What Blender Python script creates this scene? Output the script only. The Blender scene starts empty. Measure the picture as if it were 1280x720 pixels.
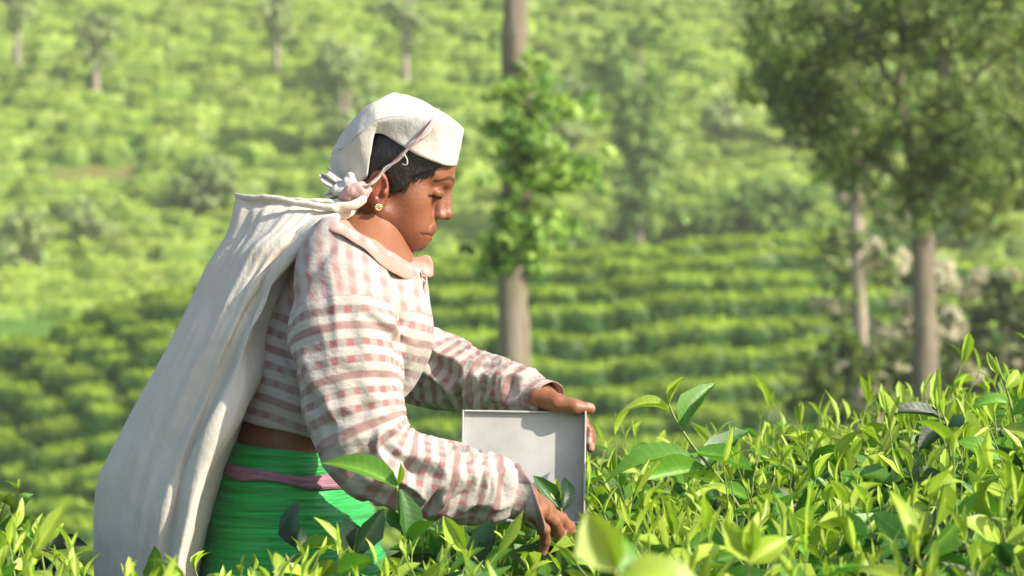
import bpy, math, random
import numpy as np
from mathutils import Vector, Matrix, Euler

# ------------------------------------------------------------ camera, sky, sun, exposure
scene = bpy.context.scene
COL = scene.collection
D, S, CZ = 4.5, 0.00125, 1.25          # camera distance, metres per photo pixel at y = 0, eye height
cam_d = bpy.data.cameras.new('camera')
cam_d.sensor_width = 36.0
cam_d.lens = 36.0 * D / (1280 * S)
cam_d.clip_start, cam_d.clip_end = 0.1, 3000
cam_d.dof.use_dof = True
cam_d.dof.focus_distance = 4.36
cam_d.dof.aperture_fstop = 6.8
cam = bpy.data.objects.new('camera', cam_d)
COL.objects.link(cam)
cam.location = (0, -D, CZ)
cam.rotation_euler = (math.radians(90), 0, 0)
scene.camera = cam

SUN = Vector((0.74, -0.38, 0.56)).normalized()      # direction towards the sun
el = math.asin(SUN.z)
az = math.atan2(SUN.x, SUN.y)
world = bpy.data.worlds.new('World')
scene.world = world
world.use_nodes = True
wn = world.node_tree.nodes
sky = wn.new('ShaderNodeTexSky')
sky.sky_type = 'NISHITA'
sky.sun_disc = False
sky.sun_elevation = el
sky.sun_rotation = az
sky.dust_density = 2.0
wn['Background'].inputs[1].default_value = 0.15
world.node_tree.links.new(sky.outputs[0], wn['Background'].inputs[0])
sun_d = bpy.data.lights.new('sun', 'SUN')
sun_d.energy = 4.8
sun_d.angle = math.radians(0.6)
sun_d.color = (1.0, 0.92, 0.80)
sun = bpy.data.objects.new('sun', sun_d)
COL.objects.link(sun)
sun.rotation_euler = SUN.to_track_quat('Z', 'Y').to_euler()
vs = scene.view_settings
vs.view_transform = 'Standard'
vs.look = 'None'
vs.exposure = 0.68
vs.gamma = 1.0
scene.cycles.use_denoising = True
scene.cycles.max_bounces = 6
scene.cycles.diffuse_bounces = 3
scene.cycles.transmission_bounces = 4
scene.cycles.transparent_max_bounces = 4
scene.cycles.volume_bounces = 0

# ------------------------------------------------------------ helpers
rng = np.random.default_rng(11)

def P(px, py, y=0.0):
    """a point of the place: photo column and row at depth y (metres behind the picker's middle)"""
    k = S * (D + y) / D
    return np.array([(px - 640) * k, y, CZ + (360 - py) * k])

_perm = np.random.default_rng(5).permutation(256)
_perm = np.concatenate([_perm, _perm, _perm])
_gr = np.random.default_rng(6).normal(size=(256, 3))
_gr /= np.linalg.norm(_gr, axis=1)[:, None]

def noise(x, y, z):
    """gradient noise, about -0.7..0.7"""
    x, y, z = np.broadcast_arrays(np.asarray(x, float), np.asarray(y, float), np.asarray(z, float))
    xi, yi, zi = np.floor(x).astype(int), np.floor(y).astype(int), np.floor(z).astype(int)
    xf, yf, zf = x - xi, y - yi, z - zi
    f = lambda t: t * t * t * (t * (t * 6 - 15) + 10)
    u, v, w = f(xf), f(yf), f(zf)
    def g(i, j, k):
        h = _perm[_perm[_perm[(xi + i) & 255] + ((yi + j) & 255)] + ((zi + k) & 255)]
        q = _gr[h]
        return q[..., 0] * (xf - i) + q[..., 1] * (yf - j) + q[..., 2] * (zf - k)
    L = lambda a, b, t: a + (b - a) * t
    return L(L(L(g(0,0,0), g(1,0,0), u), L(g(0,1,0), g(1,1,0), u), v),
             L(L(g(0,0,1), g(1,0,1), u), L(g(0,1,1), g(1,1,1), u), v), w)

def smooth(a, b, x):
    t = np.clip((x - a) / (b - a), 0, 1)
    return t * t * (3 - 2 * t)

def mesh_np(name, v, faces, mat=None, parent=None, smooth_shade=True, attrs=None, mats=None, midx=None):
    """one mesh object from numpy arrays; faces is (n,4) or (n,3) or a list of such"""
    me = mesh_data(name, v, faces, smooth_shade, attrs)
    if mats:
        for m in mats: me.materials.append(m)
        if midx is not None: me.polygons.foreach_set('material_index', np.asarray(midx, np.int32))
    elif mat: me.materials.append(mat)
    return link(name, me, parent)

def mesh_data(name, v, faces, smooth_shade=True, attrs=None):
    me = bpy.data.meshes.new(name)
    v = np.asarray(v, np.float32)
    fl = faces if isinstance(faces, list) else [faces]
    fl = [np.asarray(f, np.int32) for f in fl if len(f)]
    me.vertices.add(len(v))
    me.vertices.foreach_set('co', v.ravel())
    loops = np.concatenate([f.ravel() for f in fl])
    sizes = np.concatenate([np.full(len(f), f.shape[1], np.int32) for f in fl])
    starts = np.concatenate([[0], np.cumsum(sizes)[:-1]]).astype(np.int32)
    me.loops.add(len(loops))
    me.loops.foreach_set('vertex_index', loops)
    me.polygons.add(len(sizes))
    me.polygons.foreach_set('loop_start', starts)
    me.polygons.foreach_set('use_smooth', np.full(len(sizes), smooth_shade))
    for k, a in (attrs or {}).items():
        a = np.asarray(a, np.float32)
        if a.ndim == 1:
            at = me.attributes.new(k, 'FLOAT', 'POINT'); at.data.foreach_set('value', a)
        else:
            at = me.attributes.new(k, 'FLOAT_VECTOR', 'POINT'); at.data.foreach_set('vector', a.ravel())
    me.update(calc_edges=True)
    return me

def link(name, me, parent=None):
    o = bpy.data.objects.new(name, me)
    COL.objects.link(o)
    if parent is not None:
        o.parent = parent
        o.matrix_parent_inverse = Matrix.Translation(parent.location).inverted() if parent.parent is None else \
            (Matrix.Translation(parent.location)).inverted()
    return o

def empty(name, loc):
    o = bpy.data.objects.new(name, None)
    o.empty_display_size = 0.1
    COL.objects.link(o)
    o.location = loc
    return o

def tag(o, label=None, cat=None, group=None, kind=None):
    if label: o['label'] = label
    if cat: o['category'] = cat
    if group: o['group'] = group
    if kind: o['kind'] = kind
    return o

def grid_faces(n, m, close_m=False):
    """quads of an n x m vertex grid (row major)"""
    mm = m if close_m else m - 1
    i, j = np.meshgrid(np.arange(n - 1), np.arange(mm), indexing='ij')
    a = i * m + j; b = i * m + (j + 1) % m; c = (i + 1) * m + (j + 1) % m; d = (i + 1) * m + j
    return np.stack([a, b, c, d], -1).reshape(-1, 4)

def catmull(pts, n):
    """n points along a smooth curve through pts (rows of any width)"""
    p = np.asarray(pts, float)
    q = np.vstack([2 * p[0] - p[1], p, 2 * p[-1] - p[-2]])
    t = np.linspace(0, len(p) - 1 - 1e-9, n)
    i = np.floor(t).astype(int); f = (t - i)[:, None]
    a, b, c, d = q[i], q[i + 1], q[i + 2], q[i + 3]
    return 0.5 * (2 * b + (c - a) * f + (2 * a - 5 * b + 4 * c - d) * f ** 2 + (3 * b - a - 3 * c + d) * f ** 3)

def tube(pts, radii, m=10, flat=1.0, caps=True):
    """swept tube: vertices, faces"""
    p = np.asarray(pts, float); n = len(p)
    r = np.broadcast_to(np.asarray(radii, float), (n,))
    t = np.gradient(p, axis=0); t /= np.linalg.norm(t, axis=1)[:, None] + 1e-12
    up = np.array([0, 1.0, 0.0]) if abs(t[:, 1]).max() < 0.9 else np.array([1.0, 0.0, 0.02])
    s = np.cross(t, up); s /= np.linalg.norm(s, axis=1)[:, None] + 1e-12
    u = np.cross(s, t)
    a = np.linspace(0, 2 * np.pi, m, endpoint=False)
    v = p[:, None] + r[:, None, None] * (np.cos(a)[None, :, None] * s[:, None] + flat * np.sin(a)[None, :, None] * u[:, None])
    v = v.reshape(-1, 3)
    f = [grid_faces(n, m, True)]
    if caps:
        v = np.vstack([v, p[0], p[-1]])
        k = np.arange(m)
        f.append(np.stack([np.full(m, n * m), (k + 1) % m, k], -1))
        f.append(np.stack([np.full(m, n * m + 1), (n - 1) * m + k, (n - 1) * m + (k + 1) % m], -1))
    return v, f

def merge(parts):
    """join (verts, faces[, attr dict]) tuples"""
    vs_, fs, at, off = [], [], {}, 0
    for p in parts:
        v = np.asarray(p[0]); fl = p[1] if isinstance(p[1], list) else [p[1]]
        vs_.append(v)
        for f in fl: fs.append(np.asarray(f) + off)
        if len(p) > 2:
            for k, a in p[2].items(): at.setdefault(k, []).append(a)
        off += len(v)
    by = {}
    for f in fs: by.setdefault(f.shape[1], []).append(f)
    return np.vstack(vs_), [np.vstack(b) for b in by.values()], {k: np.concatenate(a) for k, a in at.items()}

# ---- signed distance shapes and a surface-nets mesher
def smin(a, b, k):
    h = np.clip(0.5 + 0.5 * (b - a) / k, 0, 1)
    return b + (a - b) * h - k * h * (1 - h)

def smax(a, b, k): return -smin(-a, -b, k)

def ell(p, c, r, rot=None):
    q = [p[i] - c[i] for i in range(3)]
    if rot is not None:
        m = np.array(rot)
        q = [m[0][i] * q[0] + m[1][i] * q[1] + m[2][i] * q[2] for i in range(3)]
    k0 = np.sqrt(sum((q[i] / r[i]) ** 2 for i in range(3)))
    k1 = np.sqrt(sum((q[i] / (r[i] * r[i])) ** 2 for i in range(3))) + 1e-6
    return k0 * (k0 - 1) / k1

def cone(p, a, b, ra, rb):
    a = np.asarray(a, np.float32); b = np.asarray(b, np.float32); ab = b - a
    t = np.clip(sum((p[i] - a[i]) * ab[i] for i in range(3)) / float(ab @ ab), 0, 1)
    return np.sqrt(sum((p[i] - a[i] - t * ab[i]) ** 2 for i in range(3))) - (ra + (rb - ra) * t)

def chain(p, pts, k):
    d = None
    for (a, ra), (b, rb) in zip(pts[:-1], pts[1:]):
        e = cone(p, a, b, ra, rb)
        d = e if d is None else smin(d, e, k)
    return d

def surface_nets(fn, lo, hi, h):
    ax = [np.arange(lo[i], hi[i] + h, h, dtype=np.float32) for i in range(3)]
    nx, ny, nz = map(len, ax)
    f = np.empty((nx, ny, nz), np.float32)
    for i in range(0, nx, 24):
        X, Y, Z = np.meshgrid(ax[0][i:i + 24], ax[1], ax[2], indexing='ij')
        f[i:i + 24] = fn((X, Y, Z))
    ins = f < 0
    cs = np.zeros((nx - 1, ny - 1, nz - 1), np.int8)
    for a in (0, 1):
        for b in (0, 1):
            for c in (0, 1):
                cs += ins[a:nx - 1 + a, b:ny - 1 + b, c:nz - 1 + c]
    idx = np.argwhere((cs > 0) & (cs < 8))
    vid = np.full(cs.shape, -1, np.int64)
    vid[tuple(idx.T)] = np.arange(len(idx))
    corner = [(a, b, c) for a in (0, 1) for b in (0, 1) for c in (0, 1)]
    fv = {c: f[idx[:, 0] + c[0], idx[:, 1] + c[1], idx[:, 2] + c[2]] for c in corner}
    acc = np.zeros((len(idx), 3)); cnt = np.zeros(len(idx))
    for c in corner:
        for d in range(3):
            if c[d] == 0:
                e = list(c); e[d] = 1; e = tuple(e)
                A, B = fv[c], fv[e]
                m = (A < 0) != (B < 0)
                t = np.where(m, A / np.where(m, A - B, 1), 0)
                pt = np.array(c, float)[None] + np.zeros((len(idx), 3)); pt[:, d] = t
                acc += pt * m[:, None]; cnt += m
    v = (idx + acc / cnt[:, None]) * h + np.array(lo)
    quads = []
    for d in range(3):
        o1, o2 = [(1, 2), (2, 0), (0, 1)][d]
        sl0 = [slice(None)] * 3; sl1 = [slice(None)] * 3
        sl0[d] = slice(0, -1); sl1[d] = slice(1, None)
        a, b = ins[tuple(sl0)], ins[tuple(sl1)]
        for flip in (False, True):
            e = np.argwhere((a & ~b) if not flip else (~a & b))
            e = e[(e[:, o1] > 0) & (e[:, o2] > 0)]
            e = e[(e[:, o1] < f.shape[o1] - 1) & (e[:, o2] < f.shape[o2] - 1)]
            q = []
            for (s1, s2) in ((-1, -1), (0, -1), (0, 0), (-1, 0)):
                w = e.copy(); w[:, o1] += s1; w[:, o2] += s2
                q.append(vid[tuple(w.T)])
            q = np.stack(q, -1)
            if flip: q = q[:, ::-1]
            quads.append(q)
    q = np.vstack(quads)
    return v, q[(q >= 0).all(1)]

def normals(v, q):
    n = np.zeros_like(v)
    fn_ = np.cross(v[q[:, 2]] - v[q[:, 0]], v[q[:, 3 if q.shape[1] == 4 else 1]] - v[q[:, 1 if q.shape[1] == 4 else 0]])
    for k in range(q.shape[1]): np.add.at(n, q[:, k], fn_)
    return n / (np.linalg.norm(n, axis=1)[:, None] + 1e-12)

def relax(v, q, it=2, lam=0.5):
    """Laplacian smoothing"""
    for _ in range(it):
        a = np.zeros_like(v); c = np.zeros(len(v))
        for k in range(4):
            i, j = q[:, k], q[:, (k + 1) % 4]
            np.add.at(a, i, v[j]); np.add.at(c, i, 1)
            np.add.at(a, j, v[i]); np.add.at(c, j, 1)
        v = v + lam * (a / np.maximum(c, 1)[:, None] - v)
    return v

# ------------------------------------------------------------ materials
class NT:
    """small node-tree writer"""
    def __init__(s, name):
        s.m = bpy.data.materials.new(name); s.m.use_nodes = True
        s.t = s.m.node_tree; s.n = s.t.nodes; s.b = s.n['Principled BSDF']; s.out = s.n['Material Output']
    def node(s, typ, ins=None, **kw):
        nd = s.n.new('ShaderNode' + typ)
        for k, v in kw.items(): setattr(nd, k, v)
        for k, v in (ins or {}).items(): s.set(nd.inputs[k], v)
        return nd
    def set(s, sock, v):
        if isinstance(v, bpy.types.NodeSocket): s.t.links.new(v, sock)
        else: sock.default_value = v
    def math(s, op, a, b=0.0, clamp=False):
        nd = s.node('Math', {0: a, 1: b}, operation=op); nd.use_clamp = clamp
        return nd.outputs[0]
    def mix(s, f, a, b, blend='MIX'):
        nd = s.node('Mix', data_type='RGBA', blend_type=blend)
        s.set(nd.inputs[0], f); s.set(nd.inputs[6], a); s.set(nd.inputs[7], b)
        return nd.outputs[2]
    def ramp(s, f, stops):
        nd = s.node('ValToRGB', {0: f}); e = nd.color_ramp.elements
        while len(e) < len(stops): e.new(0.5)
        for k, (p, c) in zip(e, stops): k.position = p; k.color = c if len(c) == 4 else (*c, 1)
        return nd.outputs[0]
    def coord(s, which='Object'): return s.node('TexCoord').outputs[which]
    def noise(s, vec, scale, detail=3.0, rough=0.55, out=0):
        nd = s.node('TexNoise', {'Scale': scale, 'Detail': detail, 'Roughness': rough})
        if vec is not None: s.set(nd.inputs['Vector'], vec)
        return nd.outputs[out]
    def scale(s, vec, xyz):
        return s.node('Mapping', {'Vector': vec, 'Scale': xyz}).outputs[0]
    def attr(s, name, out='Vector'): return s.node('Attribute', attribute_name=name).outputs[out]
    def bump(s, h, strength=0.3, dist=0.002):
        return s.node('Bump', {'Height': h, 'Strength': strength, 'Distance': dist}).outputs[0]
    def bsdf(s, **kw):
        for k, v in kw.items(): s.set(s.b.inputs[k.replace('_', ' ')], v)
        return s.m

def c4(r, g, b): return (r, g, b, 1.0)

def leaf_material(name, rough=0.45, trans=0.35, spec=0.5, veins=False):
    """leaf colour comes from the per-leaf 'tint' attribute; light passes through the blade"""
    t = NT(name)
    col = t.attr('tint', 'Color')
    n = t.noise(t.coord('Object'), 60.0, 2.0)
    col = t.mix(0.25, col, t.ramp(n, [(0.3, (0.45, 0.5, 0.4)), (0.7, (1.25, 1.2, 1.1))]), 'MULTIPLY')
    if veins:
        q = t.node('SeparateXYZ', {0: t.attr('blade')})
        ph = t.math('MULTIPLY', t.math('SUBTRACT', q.outputs[0], t.math('MULTIPLY', t.math('ABSOLUTE', q.outputs[1]), .17)), 62.0)
        vn = t.math('POWER', t.math('ADD', .5, t.math('MULTIPLY', t.math('SINE', ph), .5)), 3.0)
        rib = t.math('SUBTRACT', 1.0, t.math('MULTIPLY', t.math('ABSOLUTE', q.outputs[1]), 9.0), True)
        col = t.mix(t.math('MULTIPLY', vn, .22), col, t.mix(1.0, col, (1.5, 1.35, 1.3, 1), 'MULTIPLY'))
        col = t.mix(t.math('MULTIPLY', rib, .6), col, t.mix(1.0, col, (2.0, 1.6, 1.8, 1), 'MULTIPLY'))
        blotch = t.noise(t.coord('Object'), 9.0, 3.0)
        rough = t.math('ADD', rough - .06, t.math('MULTIPLY', blotch, .25))
        t.set(t.b.inputs['Normal'], t.bump(t.math('ADD', t.math('MULTIPLY', vn, -.6), t.math('MULTIPLY', rib, -1.0)), .18, .0010))
    t.bsdf(Base_Color=col, Roughness=rough, Specular_IOR_Level=spec)
    tr = t.node('BsdfTranslucent', {'Color': t.mix(1.0, col, (1.0, 1.15, 0.55, 1), 'MULTIPLY')})
    mx = t.node('MixShader', {0: trans, 1: t.b.outputs[0], 2: tr.outputs[0]})
    t.t.links.new(mx.outputs[0], t.out.inputs[0])
    return t.m
# ------------------------------------------------------------ the land
def crest(x):
    k = .0179
    px = 640 + x / k
    py = np.interp(px, [-600, 0, 100, 230, 400, 540, 850, 1000, 1060, 1200, 1500, 2400], [560, 470, 415, 368, 352, 346, 322, 317, 324, 345, 372, 420])
    return CZ + (360 - py) * k

def height(x, y):
    x = np.asarray(x, float); y = np.asarray(y, float)
    near = -5.2 * smooth(1.8, 26, y) + .06 * noise(x * .5, y * .5, 0)
    mid = crest(x) - .47 * (60 - y) - .018 * np.clip(y - 56, 0, 5) ** 2 + .25 * noise(x * .12, y * .12, 3)
    top = crest(x) - .5
    behind = top - .35 * (y - 61)
    m = np.where(y < 61, mid, behind)
    a = np.maximum(near, np.where(y < 61, m, -9))
    k = .8
    low = np.where(y < 61, near + np.log1p(np.exp(np.clip((m - near) / k, -30, 30))) * k, 0)
    far = .4 + .37 * (y - 97) + 1.5 * noise(x * .035, y * .03, 9) + .5 * noise(x * .1, y * .1, 2) + .018 * x
    floor_ = .1 + .5 * noise(x * .06, y * .06, 5) - .004 * np.clip(x, -60, 60)
    f2 = floor_ + np.log1p(np.exp(np.clip((far - floor_) / 1.2, -30, 60))) * 1.2
    b2 = np.maximum(f2, behind)
    return np.where(y < 61, low, b2)

ys = np.concatenate([np.linspace(-8, 3, 24), np.linspace(3.3, 62, 130), np.linspace(62.4, 180, 190), np.linspace(184, 230, 14)])
xs = np.concatenate([np.linspace(-90, -32, 30), np.linspace(-30, 30, 141), np.linspace(32, 90, 30)])
YY, XX = np.meshgrid(ys, xs, indexing='ij')
ZZ = height(XX, YY)
def ground_material():
    t = NT('ground')
    co = t.coord('Object')
    n1 = t.noise(co, .16, 6.0, .65); n2 = t.noise(co, 1.4, 6.0, .7); n3 = t.noise(co, 14.0, 4.0, .7)
    g = t.mix(t.ramp(n2, [(.35, (0, 0, 0)), (.65, (1, 1, 1))]), c4(.055, .15, .018), c4(.20, .34, .045))
    g = t.mix(t.ramp(n3, [(.3, (0, 0, 0)), (.7, (.7, .7, .7))]), g, c4(.12, .23, .032))
    soil = t.mix(n3, c4(.18, .10, .05), c4(.36, .22, .12))
    c = t.mix(t.attr('soil', 'Fac'), g, soil)
    t.bsdf(Base_Color=c, Roughness=.95, Specular_IOR_Level=.15, Normal=t.bump(n3, .6, .05))
    return t.m

def ground_at(px, py, y0=30.0, y1=300.0):
    """where a line of sight meets the land"""
    yy = np.linspace(y0, y1, 5000)
    k = S * (D + yy) / D
    zz = CZ + (360 - py) * k; xx = (px - 640) * k
    h = height(xx, yy)
    i = np.nonzero(h >= zz)[0]
    i = i[0] if len(i) else len(yy) - 1
    return np.array([xx[i], yy[i], h[i]])

soil_spots = [(ground_at(112, 222, 62), 2.6, .7), (ground_at(145, 212, 62), 1.8, .9), (ground_at(292, 196, 62), 1.2, .6), (ground_at(60, 230, 62), 1.6, .7)]
soil = .12 * smooth(.25, .5, noise(XX * .3, YY * .3, 1)) + .10 * ((YY > 30) & (YY < 60.5)) + .8 * (YY < 10)
for c_, rx_, ry_ in soil_spots:
    soil = np.maximum(soil, np.clip(.45 + 1.3 * noise(XX * .9, YY * 1.5, 6), 0, .9) * smooth(1.25, .45, np.hypot((XX - c_[0]) / rx_, (YY - c_[1]) / (ry_ * 1.9)) + .35 * noise(XX * .9, YY * .9, 4)))
ground = mesh_np('ground', np.stack([XX, YY, ZZ], -1).reshape(-1, 3), grid_faces(len(ys), len(xs))[:, ::-1], ground_material(), attrs={'soil': np.clip(soil, 0, 1).ravel()})
tag(ground, kind='structure')

# ---- leaf scatter for anything leafy: one rhombic blade per leaf
def leaf_cards(c, n, size, tint, r=rng, aspect=.5):
    """c centres, n outward hints, size per leaf"""
    N = len(c)
    d = r.normal(size=(N, 3)); d -= n * (d * n).sum(1)[:, None] * .75
    d /= np.linalg.norm(d, axis=1)[:, None]
    s = np.cross(d, n + .35 * r.normal(size=(N, 3))); s /= np.linalg.norm(s, axis=1)[:, None] + 1e-9
    L = size[:, None]
    v = np.stack([c - d * L * .5, c + s * L * aspect * .5, c + d * L * .5, c - s * L * aspect * .5], 1).reshape(-1, 3)
    return v, np.arange(N * 4).reshape(-1, 4), {'tint': np.repeat(tint, 4, 0)}

def tints(N, a, b, r=rng, spread=.18):
    t = r.random((N, 1)) ** 1.3
    c = np.array(a) * (1 - t) + np.array(b) * t
    return np.clip(c * (1 + spread * r.normal(size=(N, 1))), .004, .9)

M_bushleaf = leaf_material('tea_leaf_far', .5, .30, .3)

def dome(seed, nl, size, rx=.72, ry=.38, h=.54, young=(.36, .48, .045), old=(.040, .105, .014), nu=26, nv=9):
    """a clipped tea bush: a flat-topped mound, young flush on the plucking table, old dark leaves on its flanks"""
    r = np.random.default_rng(seed)
    a = np.linspace(0, 2 * np.pi, nu, endpoint=False)[None, :] * np.ones((nv, 1))
    rad = np.array([1.0, 1.04, 1.02, .96, .86, .70, .50, .28, .05])[:nv] if nv == 9 else np.interp(np.linspace(0, 1, nv), np.linspace(0, 1, 9), [1.0, 1.04, 1.02, .96, .86, .70, .50, .28, .05])
    zz = np.interp(np.linspace(0, 1, nv), np.linspace(0, 1, 9), [-.1, .18, .42, .66, .83, .93, .98, 1.0, 1.0]) * h
    rad = rad[:, None] * (1 + .12 * np.sin(3 * a + seed) + .07 * np.sin(7 * a + 2 * seed))
    x, y, z = rx * rad * np.cos(a), ry * rad * np.sin(a), zz[:, None] + 0 * a
    nz = noise(x * 5 + seed, y * 5, z * 5); x = x * (1 + .16 * nz); y = y * (1 + .16 * nz); z = z + .08 * noise(x * 6, y * 6, seed) * (z > .1)
    v0 = np.stack([x, y, z], -1).reshape(-1, 3)
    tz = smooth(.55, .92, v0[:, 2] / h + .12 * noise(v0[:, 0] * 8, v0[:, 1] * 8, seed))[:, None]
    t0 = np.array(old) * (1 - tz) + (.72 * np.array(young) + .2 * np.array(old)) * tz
    core = (v0, grid_faces(nv, nu, True)[:, ::-1], {'tint': t0 * (1 + .2 * r.normal(size=(len(v0), 1)))})
    nn = normals(v0, grid_faces(nv, nu, True)[:, ::-1])
    if (nn * (v0 - [0, 0, .2])).sum() < 0: nn = -nn
    k = r.integers(nu, len(v0), nl)
    w = r.normal(size=(nl, 3)) * .05
    c = v0[k] + w - nn[k] * (w * nn[k]).sum(1)[:, None] + nn[k] * r.uniform(0, .05, (nl, 1))
    hi = smooth(.55, .85, c[:, 2] / h)[:, None]
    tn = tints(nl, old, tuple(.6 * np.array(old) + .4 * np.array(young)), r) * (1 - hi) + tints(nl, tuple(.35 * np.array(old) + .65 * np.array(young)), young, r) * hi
    n = nn[k] + .45 * r.normal(size=(nl, 3)); n /= np.linalg.norm(n, axis=1)[:, None]
    return merge([core, leaf_cards(c, n, size * r.uniform(.6, 1.35, nl), tn, r, .62)])

bush_meshes = []
for k_ in range(5):
    g_ = [1.0, .9, 1.1, .95, .78][k_]
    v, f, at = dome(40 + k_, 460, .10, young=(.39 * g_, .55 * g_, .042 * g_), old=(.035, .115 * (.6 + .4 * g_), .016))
    st = []
    r_ = np.random.default_rng(k_)
    for q in range(5):
        a_ = q * 1.257 + r_.random()
        st.append((*tube([(0, 0, -.1), (.08 * math.cos(a_), .08 * math.sin(a_), .1), (.28 * math.cos(a_), .26 * math.sin(a_), .36)], [.028, .018, .008], 5), ))
    bv_, bf_, _ = merge(st)
    V, F, A = merge([(v, f, at), (bv_, bf_, {'tint': np.tile([.10, .07, .04], (len(bv_), 1))})])
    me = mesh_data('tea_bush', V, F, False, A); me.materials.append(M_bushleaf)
    bush_meshes.append(me)

# rows of clipped bushes on the near slope: each one its own object
spots = []
for i in range(13):
    yr = 60.6 - 1.12 * i
    xx = -12.2 + .5 * (i % 2)
    while xx < 12.2:
        y_ = yr + .010 * (xx - 2) ** 2 * .35 + .35 * noise(xx * .22, i * .3, 1) - .05 * xx + .5 * smooth(3, 9, xx) * (xx - 3) * .35
        sp_ = .92 + .22 * rng.random()
        gap = noise(xx * .35 + 7, i * .45, 6) > .47
        if not gap and (xx > -9.6 or i > 0): spots.append((xx, float(y_), i))
        xx += sp_
def vis(x, y, m=1.06):
    k = (D + y) / D
    return abs(x) < .8 * k * m
spots = [s_ for s_ in spots if vis(*s_[:2])][:300]
ROW = ['crest row', 'second row below the crest', 'third row below the crest', 'fourth row below the crest', 'fifth row below the crest', 'sixth row below the crest', 'seventh row below the crest',
       'eighth row below the crest', 'ninth row below the crest', 'tenth row below the crest', 'eleventh row below the crest', 'twelfth row below the crest', 'lowest row']
for i, (x_, y_, row_) in enumerate(spots):
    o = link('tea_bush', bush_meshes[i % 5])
    o.location = (x_, y_, float(height(x_, y_)) - .06)
    o.rotation_euler = (rng.uniform(-.1, .1), rng.uniform(-.1, .1), rng.uniform(-.16, .16) + math.pi * rng.integers(2))
    s_ = rng.uniform(.92, 1.12); o.scale = (s_ * rng.uniform(1.0, 1.3), s_, s_ * rng.uniform(.85, 1.1))
    px_ = 640 + x_ / (S * (D + y_) / D)
    where = 'past the outer edge of the white sack' if px_ < 260 else 'behind the picker' if px_ < 560 else 'around the leafy-stemmed tree' if px_ < 720 else \
        'between leafy-stemmed tree and slim pale tree' if px_ < 1060 else 'behind the slim pale and forked trees'
    tag(o, 'clipped tea bush, ' + ROW[row_] + ', ' + where, 'tea bush', 'tea bushes in rows on the terraced slope')

# the same rows going on beyond the edges of the view
parts = []
for i in range(13):
    for sgn in (-1, 1):
        xx = 12.4
        while xx < 25:
            y_ = 60.6 - 1.12 * i + .35 * float(noise(xx * sgn * .22, i * .3, 1))
            me_ = bush_meshes[rng.integers(5)]
            v = np.empty(len(me_.vertices) * 3, np.float32); me_.vertices.foreach_get('co', v); v = v.reshape(-1, 3)
            if (i, sgn) == (0, -1) and not parts: pass
            parts.append((v * [sgn * 1.0, 1, 1] + [xx * sgn, y_, float(height(xx * sgn, y_)) - .06], None, me_))
            xx += rng.uniform(.95, 1.2)
vs2, fs2, ts2, off2 = [], [], [], 0
for v, _, me_ in parts:
    nq = len(me_.polygons); lt = np.empty(nq, np.int32); me_.polygons.foreach_get('loop_total', lt)
    lv = np.empty(len(me_.loops), np.int32); me_.loops.foreach_get('vertex_index', lv)
    n4 = int((lt == 4).sum()); fs2.append(lv[:n4 * 4].reshape(-1, 4) + off2)
    tt = np.empty(len(me_.vertices) * 3, np.float32); me_.attributes['tint'].data.foreach_get('vector', tt); ts2.append(tt.reshape(-1, 3))
    vs2.append(v); off2 += len(v)
rows_o = mesh_np('terrace_tea', np.vstack(vs2), np.vstack(fs2), M_bushleaf, smooth_shade=False, attrs={'tint': np.vstack(ts2)})
tag(rows_o, 'tea rows of the terraced slope running on past both its ends', 'tea bushes', kind='stuff')

# tea covering the far hillside, too many to count
parts = []
rf = np.random.default_rng(3)
lumps = [dome(70 + k_, 46, .22, h=.55, young=(.45, .58, .085), old=(.19, .32, .045), nu=11, nv=6) for k_ in range(6)]  # flank leaves made paler here: distance haze put into their colour
y_ = 76.0; ri = 0
while y_ < 165:
    half = .8 * (D + y_) / D * 1.95
    x_ = -half + rf.random()
    while x_ < half:
        yy = y_ + 1.2 * float(noise(x_ * .06, y_ * .05, 8)) * 2 + .15 * rf.normal()
        dens = float(noise(x_ * .09, yy * .11, 12))
        ok = dens > -.42 and (y_ > 92 or x_ > -6 or rf.random() < .25)
        for c_, rx_, ry_ in soil_spots:
            if np.hypot((x_ - c_[0]) / rx_, (yy - c_[1]) / (ry_ * 1.9)) < .95 and rf.random() < .72: ok = False
        if ok:
            v, f, at = lumps[rf.integers(6)]
            s_ = rf.uniform(.85, 1.35); a_ = rf.uniform(-.5, .5) + math.pi * rf.integers(2)
            ca, sa = math.cos(a_) * s_, math.sin(a_) * s_
            q = np.stack([(v[:, 0] * ca - v[:, 1] * sa) * 1.25 + x_, v[:, 0] * sa + v[:, 1] * ca + yy, v[:, 2] * s_ * rf.uniform(.8, 1.5) + float(height(x_, yy)) - .08], -1)
            parts.append((q, f, {'tint': at['tint'] * rf.uniform(.8, 1.2)}))
        x_ += rf.uniform(1.0, 1.6)
    y_ += 1.55; ri += 1
V, F, A = merge(parts)
ht = mesh_np('hillside_tea', V, F, M_bushleaf, smooth_shade=False, attrs=A)
tag(ht, 'tea bushes in broken contour rows covering the whole far hillside', 'tea bushes', kind='stuff')
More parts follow.
